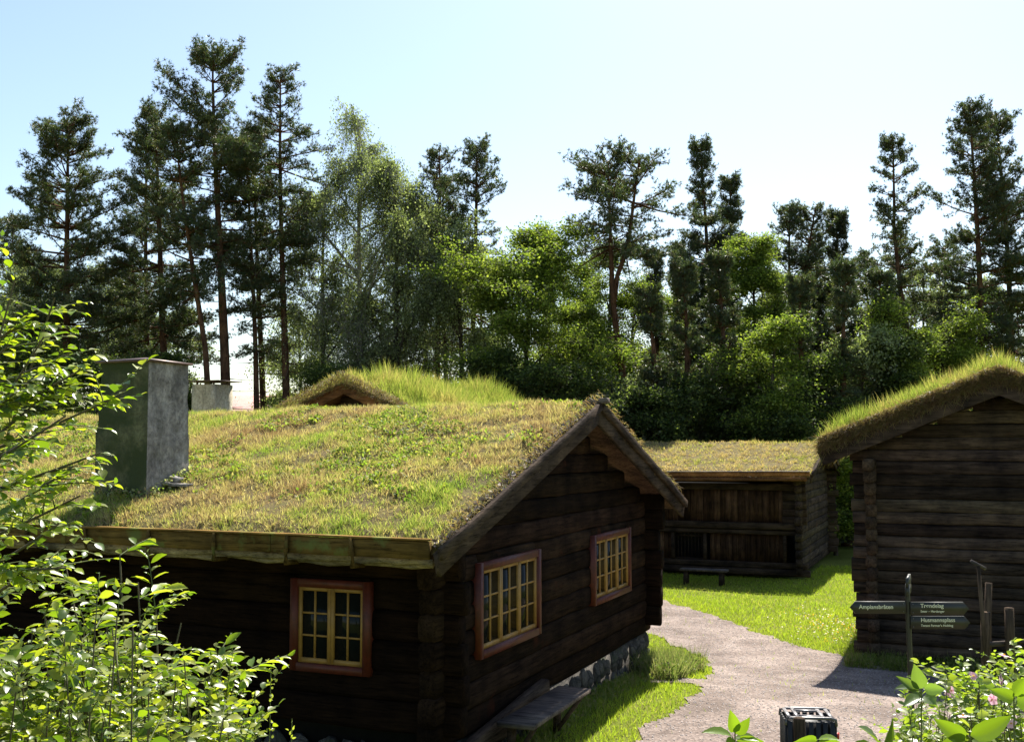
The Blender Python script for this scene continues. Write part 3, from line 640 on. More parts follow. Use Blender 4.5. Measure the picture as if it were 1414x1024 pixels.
# ---- storehouse D: right, gable to the camera
ZD = -3.42; kD = (1192 - 707) / 1500; OD = (kD * 17.5, 17.5, ZD); zd = -ZD
hD = empty('storehouse', OD, RB, 'log storehouse at right with thick overgrown sod roof behind the signpost', 'storehouse')
WD = 3.98
ROOFD = Roof(-.45, 6.4, -WD - .66, -WD / 2, .66, zd - .12, zd + .97, .17, 81, .04)
g = G(); log_wall(g, 'y', .09, -WD, 0, .12, zd + .9, .195, .17, [], ext=.20, roof=(-WD / 2, zd + .88, .385), seed=31, tone=.5, rd=(.5, .62)); g.build('gable_wall', M['greyy'], hD); g = G(); log_wall(g, 'y', 5.6, -WD, 0, .12, zd + .9, .195, .17, [], roof=(-WD / 2, zd + .88, .385), seed=35)
g.build('gable_wall', M['greyy'], hD)
g = G()
log_wall(g, 'x', -.09, 0, 5.7, .02, zd - .35, .195, .17, [], ext=.18, stag=1, seed=32, tone=.3); log_wall(g, 'x', -WD + .09, 0, 5.7, .02, zd - .35, .195, .17, [], ext=.18, stag=1, seed=33)
r = np.random.RandomState(36)
for k, e in enumerate((.50, .40, .30)): beam(g, (.3, -.09 + .0, zd - .30 - k * .19), (-e, -.09, zd - .30 - k * .19), .18, .19, r=r, round_=(.5, .6)); 
g.build('long_wall', M['greyx'], hD)
g = G(); box(g, .3, 5.4, -.22, -.21, .1, 3.1); box(g, .3, .31, -WD + .25, -.25, .1, 3.3); g.build('interior_dark', M['binmat'], hD)  # black sheets as painted darkness behind the storehouse logs
rfD = ROOFD.decking(hD, M['plank']); ROOFD.sod(rfD, M['sod'], .1)
ROOFD.grass(rfD, 120000, .24, .009, GRNC, 35, lean=.25, tall=lambda P: 1 + .5 * noise(P, 1.2, 9))
rake(rfD, ROOFD, -.45, -1, M['board'], drop=.22, seed=7, lift=.0, layers=1)
def fringe(parent, roof, xe, out, n, L, seed):
    r = np.random.RandomState(seed); y = r.uniform(roof.y0, roof.y1, n); P = np.stack([np.full(n, xe) + out * r.uniform(-.02, .05, n), y, roof.deck(y) + r.uniform(.04, .26, n)], -1)
    T = nrm(np.array([out * .55, 0, -.5]) + r.normal(size=(n, 3)) * .4); Cc, Nn = frames(T, rnd_unit(r, n)); dry = np.array([(.26, .18, .10), (.20, .12, .07), (.15, .09, .055), (.32, .24, .12), (.17, .16, .05)])
    g = G(); inst(g, *BLADE, P, T, Cc, Nn, L * r.uniform(.5, 1.4, n), .007 * r.uniform(.7, 1.5, n), dry[r.randint(0, 5, n)]); tag(g.build('dry_fringe', M['grass'], parent), kind='stuff')
fringe(rfD, ROOFD, -.45, -1, 22000, .16, 91); fringe(rfA := rf, ROOFA, .30, 1, 2500, .06, 92); fringe(rfB, ROOFB, -.46, -1, 7000, .14, 93)

# ---- far house with pale red tiled roof
def far_house():
    p = at(345, 541, 70); o = empty('house', (p[0], p[1], -4.2), math.radians(-4), 'distant house with pale red tiled roof seen between pine trunks', 'house')
    zt = p[2] + 4.2; g = G(); box(g, -7, 7, .6, 8.4, 0, zt - 2.6); g.build('wall', M['wallpaint'], o)
    g = G(); V = [(-7.5, -.2, zt - 3.0), (7.5, -.2, zt - 3.0), (7.5, 4.5, zt), (-7.5, 4.5, zt), (7.5, 9.2, zt - 3.0), (-7.5, 9.2, zt - 3.0)]
    V += [(a, b, c - .2) for a, b, c in V]
    g.add(V, [[(0, 1, 2, 3), (3, 2, 4, 5), (7, 6, 9, 8), (8, 9, 11, 10), (0, 6, 7, 1), (5, 4, 10, 11)], [(1, 7, 8), (1, 8, 2), (2, 8, 10), (2, 10, 4), (0, 3, 9), (0, 9, 6), (3, 5, 11), (3, 11, 9)]]); g.build('roof', M['tile'], o)
    for x in (-4, 0, 4):
        g = G(); box(g, x - .6, x + .6, .52, .6, 1.2, 2.6); w_ = g.build('window', M['wallpaint'], o); g = G(); box(g, x - .5, x + .5, .50, .52, 1.3, 2.5); g.build('pane', M['glass'], w_)
far_house()

# ------------------------------------------------------------------ trees
def gz(x, y): return float(ground(x, y))
PT = np.array([(.055, .080, .038), (.070, .095, .042), (.095, .110, .050), (.075, .095, .060), (.125, .115, .060)])
def trunk_path(H, lean, wob, seed, n=14):
    r = np.random.RandomState(seed); t = np.linspace(0, 1, n); P = np.zeros((n, 3)); P[:, 2] = t * H
    lx = np.interp(t, [a for a, b in lean], [b for a, b in lean]); ph = r.uniform(0, 6, 2)
    P[:, 0] = lx + wob * np.sin(t * 5 + ph[0]) * t; P[:, 1] = wob * np.sin(t * 4 + ph[1]) * t; return P
def pine(base, H, R, cb, seed, lean=((0, 0), (1, 0)), prof='pine', dens=1.0, r0=.17, dark=1.0, stubs=True, up=.25, stems=1):
    r = np.random.RandomState(seed); wood_g = G(); fol = G()
    for st in range(stems):
        Pt = trunk_path(H, lean, .12, seed)
        if st: Pt[:, 0] += np.interp(np.linspace(0, 1, 14), [0, .66, .76, 1], [0, .0, .6, 1.1]); Pt = Pt[8:]
        rad = (r0 * (1 - np.linspace(0, 1, 14)) ** .8 + .02)[-len(Pt):]
        if st == 0: Pt[0, 2] -= .3; rad[0] *= 1.25
        tube(wood_g, Pt, rad, 8, jit=.06, r=r)
        tt = Pt[:, 2]; nW = int((1 - cb) * H / .29 * dens ** .5); zs = H * (cb + (1 - cb) * (np.arange(nW) + r.uniform(0, .8, nW)) / nW)
        if st: zs = zs[(zs < H * .95) & (zs > H * .62)]
        zs = np.clip(zs + r.normal(size=len(zs)) * .3, cb * H * .9, H * .985)
        if prof == 'pine': f = lambda u: np.interp(u, [0, .1, .35, .6, .85, 1], [.5, .9, 1, .85, .6, .22])
        elif prof == 'top': f = lambda u: np.interp(u, [0, .3, .6, .85, 1], [.9, 1, .9, .7, .3])
        else: f = lambda u: np.interp(u, [0, .15, .6, 1], [.95, 1, .58, .08])
        zs = np.concatenate([zs, H * np.array([.93, .955, .975, .99])])
        S = []; E = []; gs = []
        for z in zs:
            u = (z / H - cb) / (1 - cb); k = r.randint(3, 6) if prof != 'cone' else r.randint(5, 9)
            for j in range(k):
                a = r.uniform(0, 6.28); L = 1.27 * R * float(f(u)) * r.uniform(.35, 1.12) * (1 + .28 * math.sin(a * 2 + z * 1.7 + seed)); L = max(L, .4); L = min(L, R * .42 + .3) if u > .86 else (min(L, R * .62 + .3) if u > .68 else L)
                el = np.interp(u, [0, .5, 1], [-.15, up * .55, .62]) + r.normal() * .2
                x0 = np.interp(z, tt, Pt[:, 0]); y0 = np.interp(z, tt, Pt[:, 1])
                S.append((x0, y0, z)); E.append((math.cos(a) * L, math.sin(a) * L, el * L)); gs.append(.22 * L * r.uniform(-.8, 1.3))
        S, E, gs = map(np.array, (S, E, gs)); Ln = np.linalg.norm(E, axis=1)
        tubes(wood_g, S, E, gs, .012 + .018 * Ln ** .7 * .8, .006, 3, 4)
        nt_ = np.maximum(6, (Ln * 9 * dens).astype(int)); idx = np.repeat(np.arange(len(S)), nt_); n = len(idx)
        s = r.uniform(.22, 1.0, n) ** .8; P = bpos(S[idx], E[idx], gs[idx], s); D = bdir(S[idx], E[idx], gs[idx], s)
        ang = r.choice([-1, 1], n) * r.uniform(.4, 1.25, n); ca, sa = np.cos(ang), np.sin(ang)
        l_ = 0; D2 = np.stack([D[:, 0] * ca - D[:, 1] * sa, D[:, 0] * sa + D[:, 1] * ca, D[:, 2] + r.normal(size=n) * .3 + .2], -1); D2 = nrm(D2)
        l = np.clip(Ln[idx] * .5 * (1.15 - s) * r.uniform(.5, 1.2, n), .12, .8); tubes(wood_g, P, D2 * l[:, None], 0.05 * l, .008, .004, 1, 3)
        m = np.maximum(3, (l / .075 * dens ** .5).astype(int)); i2 = np.repeat(np.arange(n), m); q = r.uniform(.15, 1, len(i2)); Q = bpos(P[i2], (D2 * l[:, None])[i2], .05 * l[i2], q)
        TD = nrm(D2[i2] + np.array([0, 0, .45]) + r.normal(size=(len(i2), 3)) * .6); Q = Q + r.normal(size=Q.shape) * .07
        nb = 12; Pn = np.repeat(Q, nb, 0); Tn = nrm(np.repeat(TD, nb, 0) * .55 + r.normal(size=(len(Pn), 3)) * .6); Cc, Nn = frames(Tn, rnd_unit(r, len(Pn)))
        c = PT[r.randint(0, 5, len(Q))] * r.uniform(.75, 1.25, (len(Q), 1)) * dark
        inst(fol, *TRI, Pn, Tn, Cc, Nn, r.uniform(.07, .17, len(Pn)), r.uniform(.016, .030, len(Pn)), np.repeat(c, nb, 0))
    if stubs:
        n = 16; z = H * r.uniform(.18, max(cb, .3), n); a = r.uniform(0, 6.28, n); S = np.stack([np.interp(z, tt, Pt[:, 0]), np.interp(z, tt, Pt[:, 1]), z], -1); L = r.uniform(.3, 1.5, n)
        tubes(wood_g, S, np.stack([np.cos(a) * L, np.sin(a) * L, -.12 * L], -1), .1 * L, .018, .005, 3, 4)
    return wood_g, fol
LC_ = {'birch': np.array([(.19, .22, .12), (.24, .27, .15), (.15, .18, .09), (.33, .35, .24)]),
       'maple': np.array([(.15, .20, .04), (.20, .25, .05), (.10, .145, .03), (.27, .30, .08)]),
       'dark': np.array([(.06, .09, .028), (.09, .12, .035), (.05, .07, .025), (.17, .20, .07)])}
def decid(base, H, R, cb, seed, kind='birch', dens=1.0, leaf=.085, lean=((0, 0), (1, 0)), r0=.15, droop=.3, nlim=30, n2=10, n3=8):
    R *= 1.12; nlim = int(nlim * 1.25)
    r = np.random.RandomState(seed); wg = G(); fg = G(); Pt = trunk_path(H * .96, lean, .15, seed)
    rad = r0 * (1 - np.linspace(0, 1, 14)) ** .85 + .012; Pt[0, 2] -= .3; rad[0] *= 1.25; tube(wg, Pt, rad, 8, jit=.05, r=r); tt = Pt[:, 2]
    z = H * (cb + (.93 - cb) * r.uniform(0, 1, nlim) ** .9); a = np.arange(nlim) * 2.4 + r.uniform(-.5, .5, nlim); u = (z / H - cb) / (1 - cb)
    env = R * np.interp(u, [0, .25, .6, .85, 1], [.75, 1, .85, .5, .22]) * r.uniform(.45, 1.2, nlim)
    S = np.stack([np.interp(z, tt, Pt[:, 0]), np.interp(z, tt, Pt[:, 1]), z], -1); E = np.stack([np.cos(a) * env, np.sin(a) * env, env * r.uniform(.35, 1.7, nlim)], -1); gs = -.25 * env
    over = S[:, 2] + E[:, 2] - H; E[:, 2] -= np.maximum(over, 0) * r.uniform(.6, 1.3, nlim)
    Ln = np.linalg.norm(E, axis=1); tubes(wg, S, E, gs, .014 + .014 * Ln, .008, 4, 5)
    i = np.repeat(np.arange(nlim), n2); n = len(i); s = r.uniform(.25, 1, n); P = bpos(S[i], E[i], gs[i], s); D = nrm(bdir(S[i], E[i], gs[i], s) + r.normal(size=(n, 3)) * .55)
    l = Ln[i] * r.uniform(.25, .7, n) * (1.1 - .4 * s); E2 = D * l[:, None]; g2 = -.15 * l; tubes(wg, P, E2, g2, .012, .005, 2, 3)
    j = np.repeat(np.arange(n), n3); m = len(j); s = r.uniform(.2, 1, m); P3 = bpos(P[j], E2[j], g2[j], s); D3 = nrm(D[j] + r.normal(size=(m, 3)) * .8); D3[:, 2] *= (.4 if kind != 'birch' else .6)
    l3 = r.uniform(.35, 1.05, m) * (1 if kind != 'birch' else 1.1); E3 = D3 * l3[:, None]; g3 = -(droop if kind == 'birch' else .08) * l3 * r.uniform(.5, 2, m); tubes(wg, P3, E3, g3, .006, .003, 1, 3)
    k = int((13 if kind == 'birch' else 20) * dens); q = np.repeat(np.arange(m), k); nn = len(q); s = r.uniform(.1, 1.05, nn); Q = bpos(P3[q], E3[q], g3[q], s) + r.normal(size=(nn, 3)) * (.09 if kind == 'birch' else .15) * np.array([1, 1, .6])
    if kind == 'birch': T = nrm(r.normal(size=(nn, 3)) + np.array([0, 0, -.7])); Nh = rnd_unit(r, nn)
    else: T = nrm(r.normal(size=(nn, 3)) * np.array([1, 1, .5]) + np.array([0, 0, -.15])); Nh = np.array([0, 0, 1.]) + r.normal(size=(nn, 3)) * .55
    Cc, Nn = frames(T, Nh); cc = LC_[kind]; tone = r.uniform(.75, 1.2, n)[j][q]
    inst(fg, *DIAM, Q, T, Cc, Nn, leaf * r.uniform(.7, 1.3, nn), leaf * .75 * r.uniform(.7, 1.3, nn), cc[r.randint(0, 4, nn)] * tone[:, None])
    return wg, fg
def plant(name, label, cat, group, base, geo, mt, mf, parts=('trunk', 'crown')):
    o = empty(name, base, 0, label, cat, group); geo[0].build(parts[0], mt, o, True); geo[1].build(parts[1], mf, o); return o
def mpx(px, Y): return (px / FPX) * Y
def P_(label, pb, pt, yt, Y, Rpx, cb, seed, **kw):
    x = (pb - 707) / 1500 * Y; zb = gz(x, Y); top = at(pt, yt, Y); H = (top[2] - zb) * .975; mid = kw.pop('bend', None)
    dx = top[0] - x; lean = [(0, 0), (1, dx)] if mid is None else [(0, 0)] + [(a, b * Y / 1500) for a, b in mid] + [(1, dx)]
    plant('pine_tree', label, 'pine tree', 'pines behind the cottages', (x, Y, zb), pine(None, H, mpx(Rpx, Y), cb, seed, lean=lean, **kw), M['trunkpine'], M['needles'])
def B_(label, pb, pt, yt, Y, Rpx, cb, seed, kind='birch', name='birch_tree', grp='birches among the pines', tm='trunkdark', **kw):
    x = (pb - 707) / 1500 * Y; zb = gz(x, Y); top = at(pt, yt, Y); H = (top[2] - zb) * .97
    plant(name, label, name.replace('_', ' '), grp, (x, Y, zb), decid(None, H, mpx(Rpx, Y), cb, seed, kind, lean=[(0, 0), (1, top[0] - x)], **kw), M[tm], M['leaves'])
P_('leftmost tall pine, full ragged crown reaching low over the foreground shrub', 106, 88, 152, 42, 92, .33, 101, dens=1.15, r0=.21)
P_('dense pine with slanting top right of the leftmost pine', 246, 208, 140, 43, 66, .38, 102, dens=1.1, r0=.19)
P_('short bushy pine directly behind the big plastered chimney', 212, 200, 175, 47, 55, .28, 103, dens=.9)
P_('slim leaning pine whose bare trunk rises right behind the far chimney', 295, 245, 165, 40, 52, .58, 104, bend=((.45, -12),), r0=.14)
P_('tallest pine of all, thick straight trunk beside the far chimney', 320, 297, 52, 41, 72, .56, 105, r0=.22, dens=1.1)
P_('thin dark pine with low branches, left of a close trunk pair', 359, 346, 200, 42, 50, .46, 106, r0=.13)
P_('slightly leaning pine, right one of the close trunk pair', 371, 352, 165, 44, 50, .52, 107, r0=.15)
P_('tall open crowned pine left of the big pale birch', 400, 388, 88, 42, 58, .55, 108, r0=.17)
P_('pine with light foliage standing behind the birches, left of the leader topped pine', 606, 604, 198, 44, 42, .42, 109, dens=.8, r0=.15)
P_('slim pine trunk close beside the light foliaged pine', 617, 614, 240, 46, 30, .5, 110, dens=.7, r0=.12)
P_('pine with a lone thin leader sticking out of its flat dark top', 651, 655, 188, 43, 52, .42, 111, r0=.16)
P_('forked pine with long bare leaning trunk and flat umbrella crown', 889, 836, 206, 38, 74, .74, 112, bend=((.35, -22), (.6, -38)), prof='top', r0=.17, stems=2, dens=.8, stubs=True)
P_('tall dense conical pine with thin pointed tip, right of the forked pine', 990, 968, 184, 47, 66, .06, 113, prof='cone', dens=1.3)
P_('second conical pine just right of the pointed one', 1022, 1010, 235, 49, 60, .06, 114, prof='cone', dens=1.3)
P_('narrow pine with two visible stems in the gap above the barn roof', 1095, 1092, 275, 46, 50, .35, 115, dens=1.0, stems=2, r0=.12)
P_('very dark compact pine standing left of the crooked pine', 1166, 1152, 288, 47, 66, .15, 116, prof='cone', dens=1.3, dark=.75)
P_('crooked pine with thin spire top and bare bent orange trunk', 1287, 1228, 180, 44, 40, .50, 117, bend=((.35, -14), (.6, -38), (.75, -48)), r0=.15, dens=1.0)
P_('tall massive pine near the right edge above the storehouse', 1354, 1344, 130, 43, 55, .33, 118, dens=1.25, dark=.85, r0=.19, up=.6)
P_('tall massive pine at the very right edge', 1402, 1378, 142, 45, 62, .30, 119, dens=1.2, dark=.8, r0=.18, up=.6)
P_('low grey pine behind the crooked pine', 1250, 1240, 330, 50, 60, .2, 120, dens=.7)
P_('small grey pine right of the leaning forked trunk', 915, 905, 345, 48, 38, .15, 121, dens=.8, prof='cone')
P_('low dense pine between the conical pines and the forked pine', 960, 950, 360, 45, 40, .1, 122, dens=.9, prof='cone')
B_('big pale birch with airy pointed crown, middle of the left half', 497, 500, 126, 43, 88, .28, 201, droop=1.3, tm='trunkbirch', nlim=32, dens=.75, r0=.18)
B_('birch with green trunk standing left of the big pale birch', 447, 452, 200, 44, 55, .25, 202, droop=1.3, nlim=26)
B_('birch standing close right of the big pale birch', 541, 548, 190, 42, 55, .25, 203, droop=1.3, nlim=28)
B_('small birch in front of the leader topped pine', 640, 632, 290, 41, 50, .25, 204, droop=.8, nlim=22)
B_('pale birch low behind the leftmost pine', 60, 50, 330, 50, 70, .1, 205, droop=1.3, nlim=26)
B_('drooping birch low between the leftmost pine and the slanting one', 150, 150, 350, 52, 60, .1, 206, droop=1.3, nlim=24)
B_('light birch low behind the slanting pine', 205, 190, 385, 54, 50, .1, 207, droop=1.3, nlim=20)
B_('birch with light leaves behind the light foliaged pine', 590, 588, 235, 47, 38, .2, 208, droop=1.0, nlim=22)
fill = [(665, 330, 50, 55, 'birch', 'pale tree behind the leader topped pine'), (775, 345, 50, 55, 'maple', 'tree just left of the leaning forked trunk, far back'), (870, 360, 50, 50, 'dark', 'dark leafy tree just right of the leaning trunk'), (925, 385, 50, 50, 'maple', 'green tree left of the conical pines, far back'), (1065, 355, 50, 50, 'birch', 'pale tree filling behind the bright upper leaves'), (1120, 375, 51, 50, 'maple', 'green tree far behind the two stemmed pine'), (1180, 370, 52, 48, 'dark', 'dark leafy tree behind the compact dark pine'), (1225, 360, 53, 50, 'birch', 'grey green tree left behind the crooked pine'), (1275, 345, 51, 55, 'birch', 'pale airy tree right behind the crooked trunk'), (1330, 370, 52, 50, 'birch', 'pale tree far behind, left of the massive pair'), (1400, 400, 50, 50, 'dark', 'dark leafy tree low at the right edge'), (30, 380, 50, 60, 'dark', 'dark leafy tree low at the left edge, far back'), (245, 400, 53, 45, 'birch', 'pale tree low behind the leaning slim pine'), (415, 400, 50, 38, 'birch', 'small pale tree low left of the green trunked birch')]
for q, (px, yt, Y, Rp, kd, lab) in enumerate(fill): B_(lab, px, px + 4, yt, Y, Rp, .05, 260 + q, kind=kd, name='leafy_tree', grp='leafy trees filling the wood behind', leaf=.09, nlim=20)
kw = dict(kind='maple', name='maple_tree', grp='leafy trees at the wood edge')
B_('bright green maple with layered leaves, centre of the wood edge', 722, 735, 300, 38, 88, .15, 301, leaf=.10, nlim=34, **kw)
B_('narrow leafy tree behind the leaning forked trunk', 840, 838, 300, 42, 44, .1, 302, leaf=.085, nlim=26, **kw)
B_('leafy tree with bright upper leaves in front of the conical pines', 1040, 1035, 305, 43, 40, .2, 303, leaf=.09, nlim=22, **kw)
B_('yellow green maple low above the barn roof', 1068, 1066, 430, 36, 42, .1, 304, leaf=.09, nlim=24, **kw)
B_('pale leafed tree low below the crooked pine', 1250, 1245, 400, 39, 62, .1, 305, leaf=.085, nlim=24, **kw)
B_('leafy tree peeping above the storehouse ridge', 1300, 1305, 420, 41, 60, .1, 306, leaf=.085, nlim=20, **kw)
B_('small leafy tree right of the bright maple', 800, 795, 400, 40, 50, .1, 307, leaf=.085, nlim=22, **kw)
kw = dict(kind='dark', name='bush', grp='dark undergrowth bushes at the wood edge', r0=.06)
ug0 = [(905, 400, 37, 42, 'cone', 'small dark conifer right beside the near gable peak'), (948, 365, 37, 46, 'cone', 'dark conifer standing in front of the tall pointed one'), (1002, 350, 37.5, 50, 'cone', 'dark conifer before the second conical pine'), (1112, 385, 37.5, 40, 'cone', 'dark conifer above the right end of the barn roof'), (1166, 360, 37.5, 46, 'cone', 'dark conifer just left above the storehouse eave'), (1217, 375, 39, 42, 'cone', 'dark conifer left of the crooked trunk, close by'), (820, 380, 52, 40, 'cone', 'dark conifer behind the narrow leafy tree'), (940, 330, 55, 42, 'cone', 'grey conifer left behind the tall conical pine'), (1060, 330, 56, 46, 'cone', 'conifer behind the bright upper leaves of the conical group'), (1130, 330, 55, 45, 'pine', 'pine filling the gap left of the compact dark pine'), (1200, 345, 54, 45, 'pine', 'pine just right of the compact dark pine'), (1310, 330, 56, 50, 'pine', 'pine behind, left of the massive pair at the right'), (20, 300, 55, 55, 'pine', 'pine cut by the left edge behind the leftmost pine'), (760, 400, 54, 40, 'cone', 'small conifer hidden behind the bright maple'), (550, 330, 56, 40, 'pine', 'pine standing behind the right birch')]
for q, (px, yt, Y, Rp, pf, lab) in enumerate(ug0): P_(lab, px, px - 5, yt, Y, Rp, .03, 150 + q, prof=pf, dens=1.0)
ug = [(680, 470, 36, 45, 'dark bush left of the bright maple, above the near ridge'), (760, 500, 35, 60, 'dark bush under the bright maple'), (850, 500, 37, 46, 'dark bush behind the near gable peak'),
      (905, 535, 36, 52, 'dark bush just right of the near gable peak'), (960, 520, 37, 50, 'dark bush left of centre above the barn roof'), (1022, 470, 38, 34, 'dark bush above the middle of the barn roof'),
      (1075, 540, 36, 50, 'dark bush above the right part of the barn roof'), (1138, 475, 37, 34, 'dark bush between barn and storehouse roofs'), (1190, 430, 38, 36, 'dark bush left above the storehouse eave'),
      (1240, 470, 38, 40, 'dark bush behind the storehouse roof slope'), (440, 500, 38, 50, 'dark bush behind the small peeping gable'), (40, 470, 40, 75, 'dark bush low at the left edge behind the shrub'),
      (130, 490, 38, 60, 'dark bush left of the plastered chimney'), (225, 480, 40, 40, 'dark bush right behind the plastered chimney'), (392, 525, 44, 22, 'small dark bush beside the pink roof'),
      (1330, 455, 44, 55, 'dark bush behind the storehouse ridge'), (540, 490, 46, 60, 'dark bush above the long grass of the middle roof'), (1150, 600, 34, 34, 'low dark bush in the gap beside the barn')]
for q, (px, yt, Y, R, lab) in enumerate(ug): B_(lab, px, px, yt, Y, R, .02, 400 + q, leaf=.10, nlim=22, n2=9, n3=6, **dict(kw, kind=('dark', 'dark', 'birch', 'dark', 'dark', 'maple')[q % 6]))

# ------------------------------------------------------------------ lawn grass (stuff)
def lawn(n, xr, yr, L, W, cols, seed, name, label, pred=None):
    r = np.random.RandomState(seed); x = r.uniform(*xr, n); y = yr[0] + (yr[1] - yr[0]) * r.uniform(0, 1, n) ** 1.3
    k = ~onpath(x, y) | (r.uniform(0, 1, n) < .012)
    for (o, rz, a, b, c, d) in ((OA, RA, -LA, 0, 0, WA), (OC, RA, -LC, 0, 0, WC), (OD, RB, 0, 5.7, -WD, 0)):
        q = frame_to_local(o, rz)(np.stack([x, y, 0 * x], -1)); k &= ~((q[:, 0] > a) & (q[:, 0] < b) & (q[:, 1] > c) & (q[:, 1] < d))
    if pred: k &= pred(x, y, r)
    x, y = x[k], y[k]; n = len(x); P = np.stack([x, y, ground(x, y) - .005], -1); T = nrm(np.array([0, 0, 1.]) + r.normal(size=(n, 3)) * .45); Cc, Nn = frames(T, rnd_unit(r, n))
    cols = np.array(cols); u = noise(P, .7, seed) * .8 + r.normal(size=n) * .5; q = np.clip((u + 1.4) / 2.8 * len(cols), 0, len(cols) - 1).astype(int)
    g = G(); inst(g, *TRI, P, T, Cc, Nn, L * r.uniform(.5, 1.4, n) * (1 + .4 * noise(P, 1.5, 8)), W * r.uniform(.7, 1.4, n) * (1 + (y - 12) * .03), cols[q] * r.uniform(.75, 1.25, (n, 1)))
    return tag(g.build(name, M['grass']), label, 'grass', None, 'stuff')
LG = [(.42, .46, .05), (.36, .43, .045), (.30, .38, .04), (.25, .33, .04), (.44, .42, .10)]
lawn(330000, (-1.5, 14), (9, 31), .07, .010, LG, 501, 'lawn_grass', 'short bright green lawn grass beside the gravel path')
def nearwall(o, rz, x0, x1, y0, y1, n, L, W, cols, seed, name, label):
    r = np.random.RandomState(seed); lx = r.uniform(x0, x1, n); ly = r.uniform(y0, y1, n); c, s = math.cos(rz), math.sin(rz)
    P = np.stack([o[0] + lx * c - ly * s, o[1] + lx * s + ly * c, 0 * lx], -1); k = noise(P, 3, seed) + r.uniform(-.5, .8, n) > 0; P = P[k]; n = len(P); P[:, 2] = ground(P[:, 0], P[:, 1]) - .01
    T = nrm(np.array([0, 0, 1.]) + r.normal(size=(n, 3)) * .3); Cc, Nn = frames(T, rnd_unit(r, n)); cols = np.array(cols); g = G()
    inst(g, *BLADE, P, T, Cc, Nn, L * r.uniform(.4, 1.3, n), W * r.uniform(.7, 1.3, n), cols[r.randint(0, len(cols), n)] * r.uniform(.7, 1.2, (n, 1)))
    m = n // 3; T = nrm(r.normal(size=(m, 3)) + np.array([0, 0, .5])); Cc, Nn = frames(T, rnd_unit(r, m)); inst(g, *LEAF, P[:m] + np.array([0, 0, 1]) * r.uniform(.02, L * .7, (m, 1)), T, Cc, Nn, .05, .035, cols[r.randint(0, len(cols), m)] * .9)
    return tag(g.build(name, M['grass']), label, 'grass', None, 'stuff')
WC_ = [(.20, .26, .05), (.26, .28, .08), (.30, .27, .13), (.16, .22, .04)]
nearwall(OD, RB, -.75, -.05, -WD, .3, 9000, .22, .010, WC_, 511, 'weeds', 'rough weeds along the foot of the storehouse wall')
nearwall(OA, RA, .02, .6, 5.6, 7.5, 5000, .35, .009, [(.20, .23, .08), (.17, .24, .06), (.26, .24, .13)], 512, 'weeds', 'tall seeding grass at the far corner of the near cottage')
nearwall(OA, RA, .02, .35, -.2, 5.6, 3500, .14, .009, WC_, 513, 'weeds', 'low weeds along the gable footing of the near cottage')
def stones(n, seed):
    r = np.random.RandomState(seed); x = r.uniform(.5, 9, n); y = r.uniform(10, 24, n); k = onpath(x, y); x, y = x[k], y[k]; n = len(x)
    P = np.stack([x, y, ground(x, y) + .016], -1); T = nrm(r.normal(size=(n, 3)) * np.array([1, 1, 0]) + 1e-6); Cc, Nn = frames(T, np.tile([0, 0, 1.], (n, 1)))
    tv = [(-.5, -.35, 0), (.1, -.5, 0), (.5, .1, 0), (-.1, .5, 0), (-.1, 0, .45), (.15, .05, .4)]; tf = [[(0, 1, 5), (0, 5, 4), (1, 2, 5), (2, 3, 5), (3, 4, 5), (3, 0, 4)]]
    s = r.uniform(.008, .028, n); g = G(); inst(g, tv, tf, P, T, Cc, Nn, s, s * .8, np.array((.28, .24, .22)) * r.uniform(.6, 1.5, (n, 1))); tag(g.build('gravel_stones', M['stem']), 'loose grey pink gravel stones scattered on the path', 'gravel', None, 'stuff')
stones(26000, 7)
def flowers():
    r = np.random.RandomState(77); n = 420; c = ghit(1178, 885); d = ghit(1120, 850); t = r.uniform(0, 1, n) ** 1.5; P = np.array(c)[None] * (1 - t[:, None]) + np.array(d)[None] * t[:, None] + r.normal(size=(n, 3)) * np.array([.45, .6, 0]); k = ~onpath(P[:, 0], P[:, 1]); P = P[k]; n = len(P)
    P[:, 2] = ground(P[:, 0], P[:, 1]) + r.uniform(.05, .14, n); T = rnd_unit(r, n); Cc, Nn = frames(T, np.tile([0, 0, 1.], (n, 1))); g = G(); inst(g, *DIAM, P, T, Cc, Nn, .03, .03, np.array([(.75, .5, .04), (.75, .75, .6)])[r.randint(0, 2, n)]); tag(g.build('wild_flowers', M['petal']), 'small yellow and white wild flowers in the lawn by the storehouse corner', 'flowers', None, 'stuff')
flowers()

# ------------------------------------------------------------------ small things
def bench(name, o, rz, L, dpt, h, label, m='bench', brace=True):
    b = empty(name, o, rz, label, 'bench'); r = np.random.RandomState(4)
    g = G(); beam(g, (0, -L / 2, h), (0, L / 2, h), dpt, .045, seg=.4, jit=.003, r=r); g.build('seat', M[m], b)
    for s in (-1, 1):
        g = G(); beam(g, (-dpt * .35, s * L * .38, 0), (-dpt * .3, s * L * .38, h - .02), .05, dpt * .3, up=(0, 1, 0), r=r)
        if brace: beam(g, (dpt * .38, s * L * .41, h - .03), (-dpt * .3, s * L * .33, .06), .04, .05, up=(0, 1, 0), r=r)
        else: beam(g, (dpt * .3, s * L * .38, 0), (dpt * .3, s * L * .38, h - .02), .05, .08, up=(0, 1, 0), r=r)
        g.build('leg', M['board'], b)
bo = l2w(OA, RA, .42, 1.38); bo[2] = gz(bo[0], bo[1]); bench('plank_bench', bo, RA, 1.6, .36, .44, 'grey plank bench against the gable wall under the near window')
bo = l2w(OC, RA, -2.1, -2.05); bo[2] = gz(bo[0], bo[1]); bench('plank_bench', bo, RA + math.pi / 2, 1.15, .34, .36, 'small bench with sunlit top on the grass before the barn', brace=False)

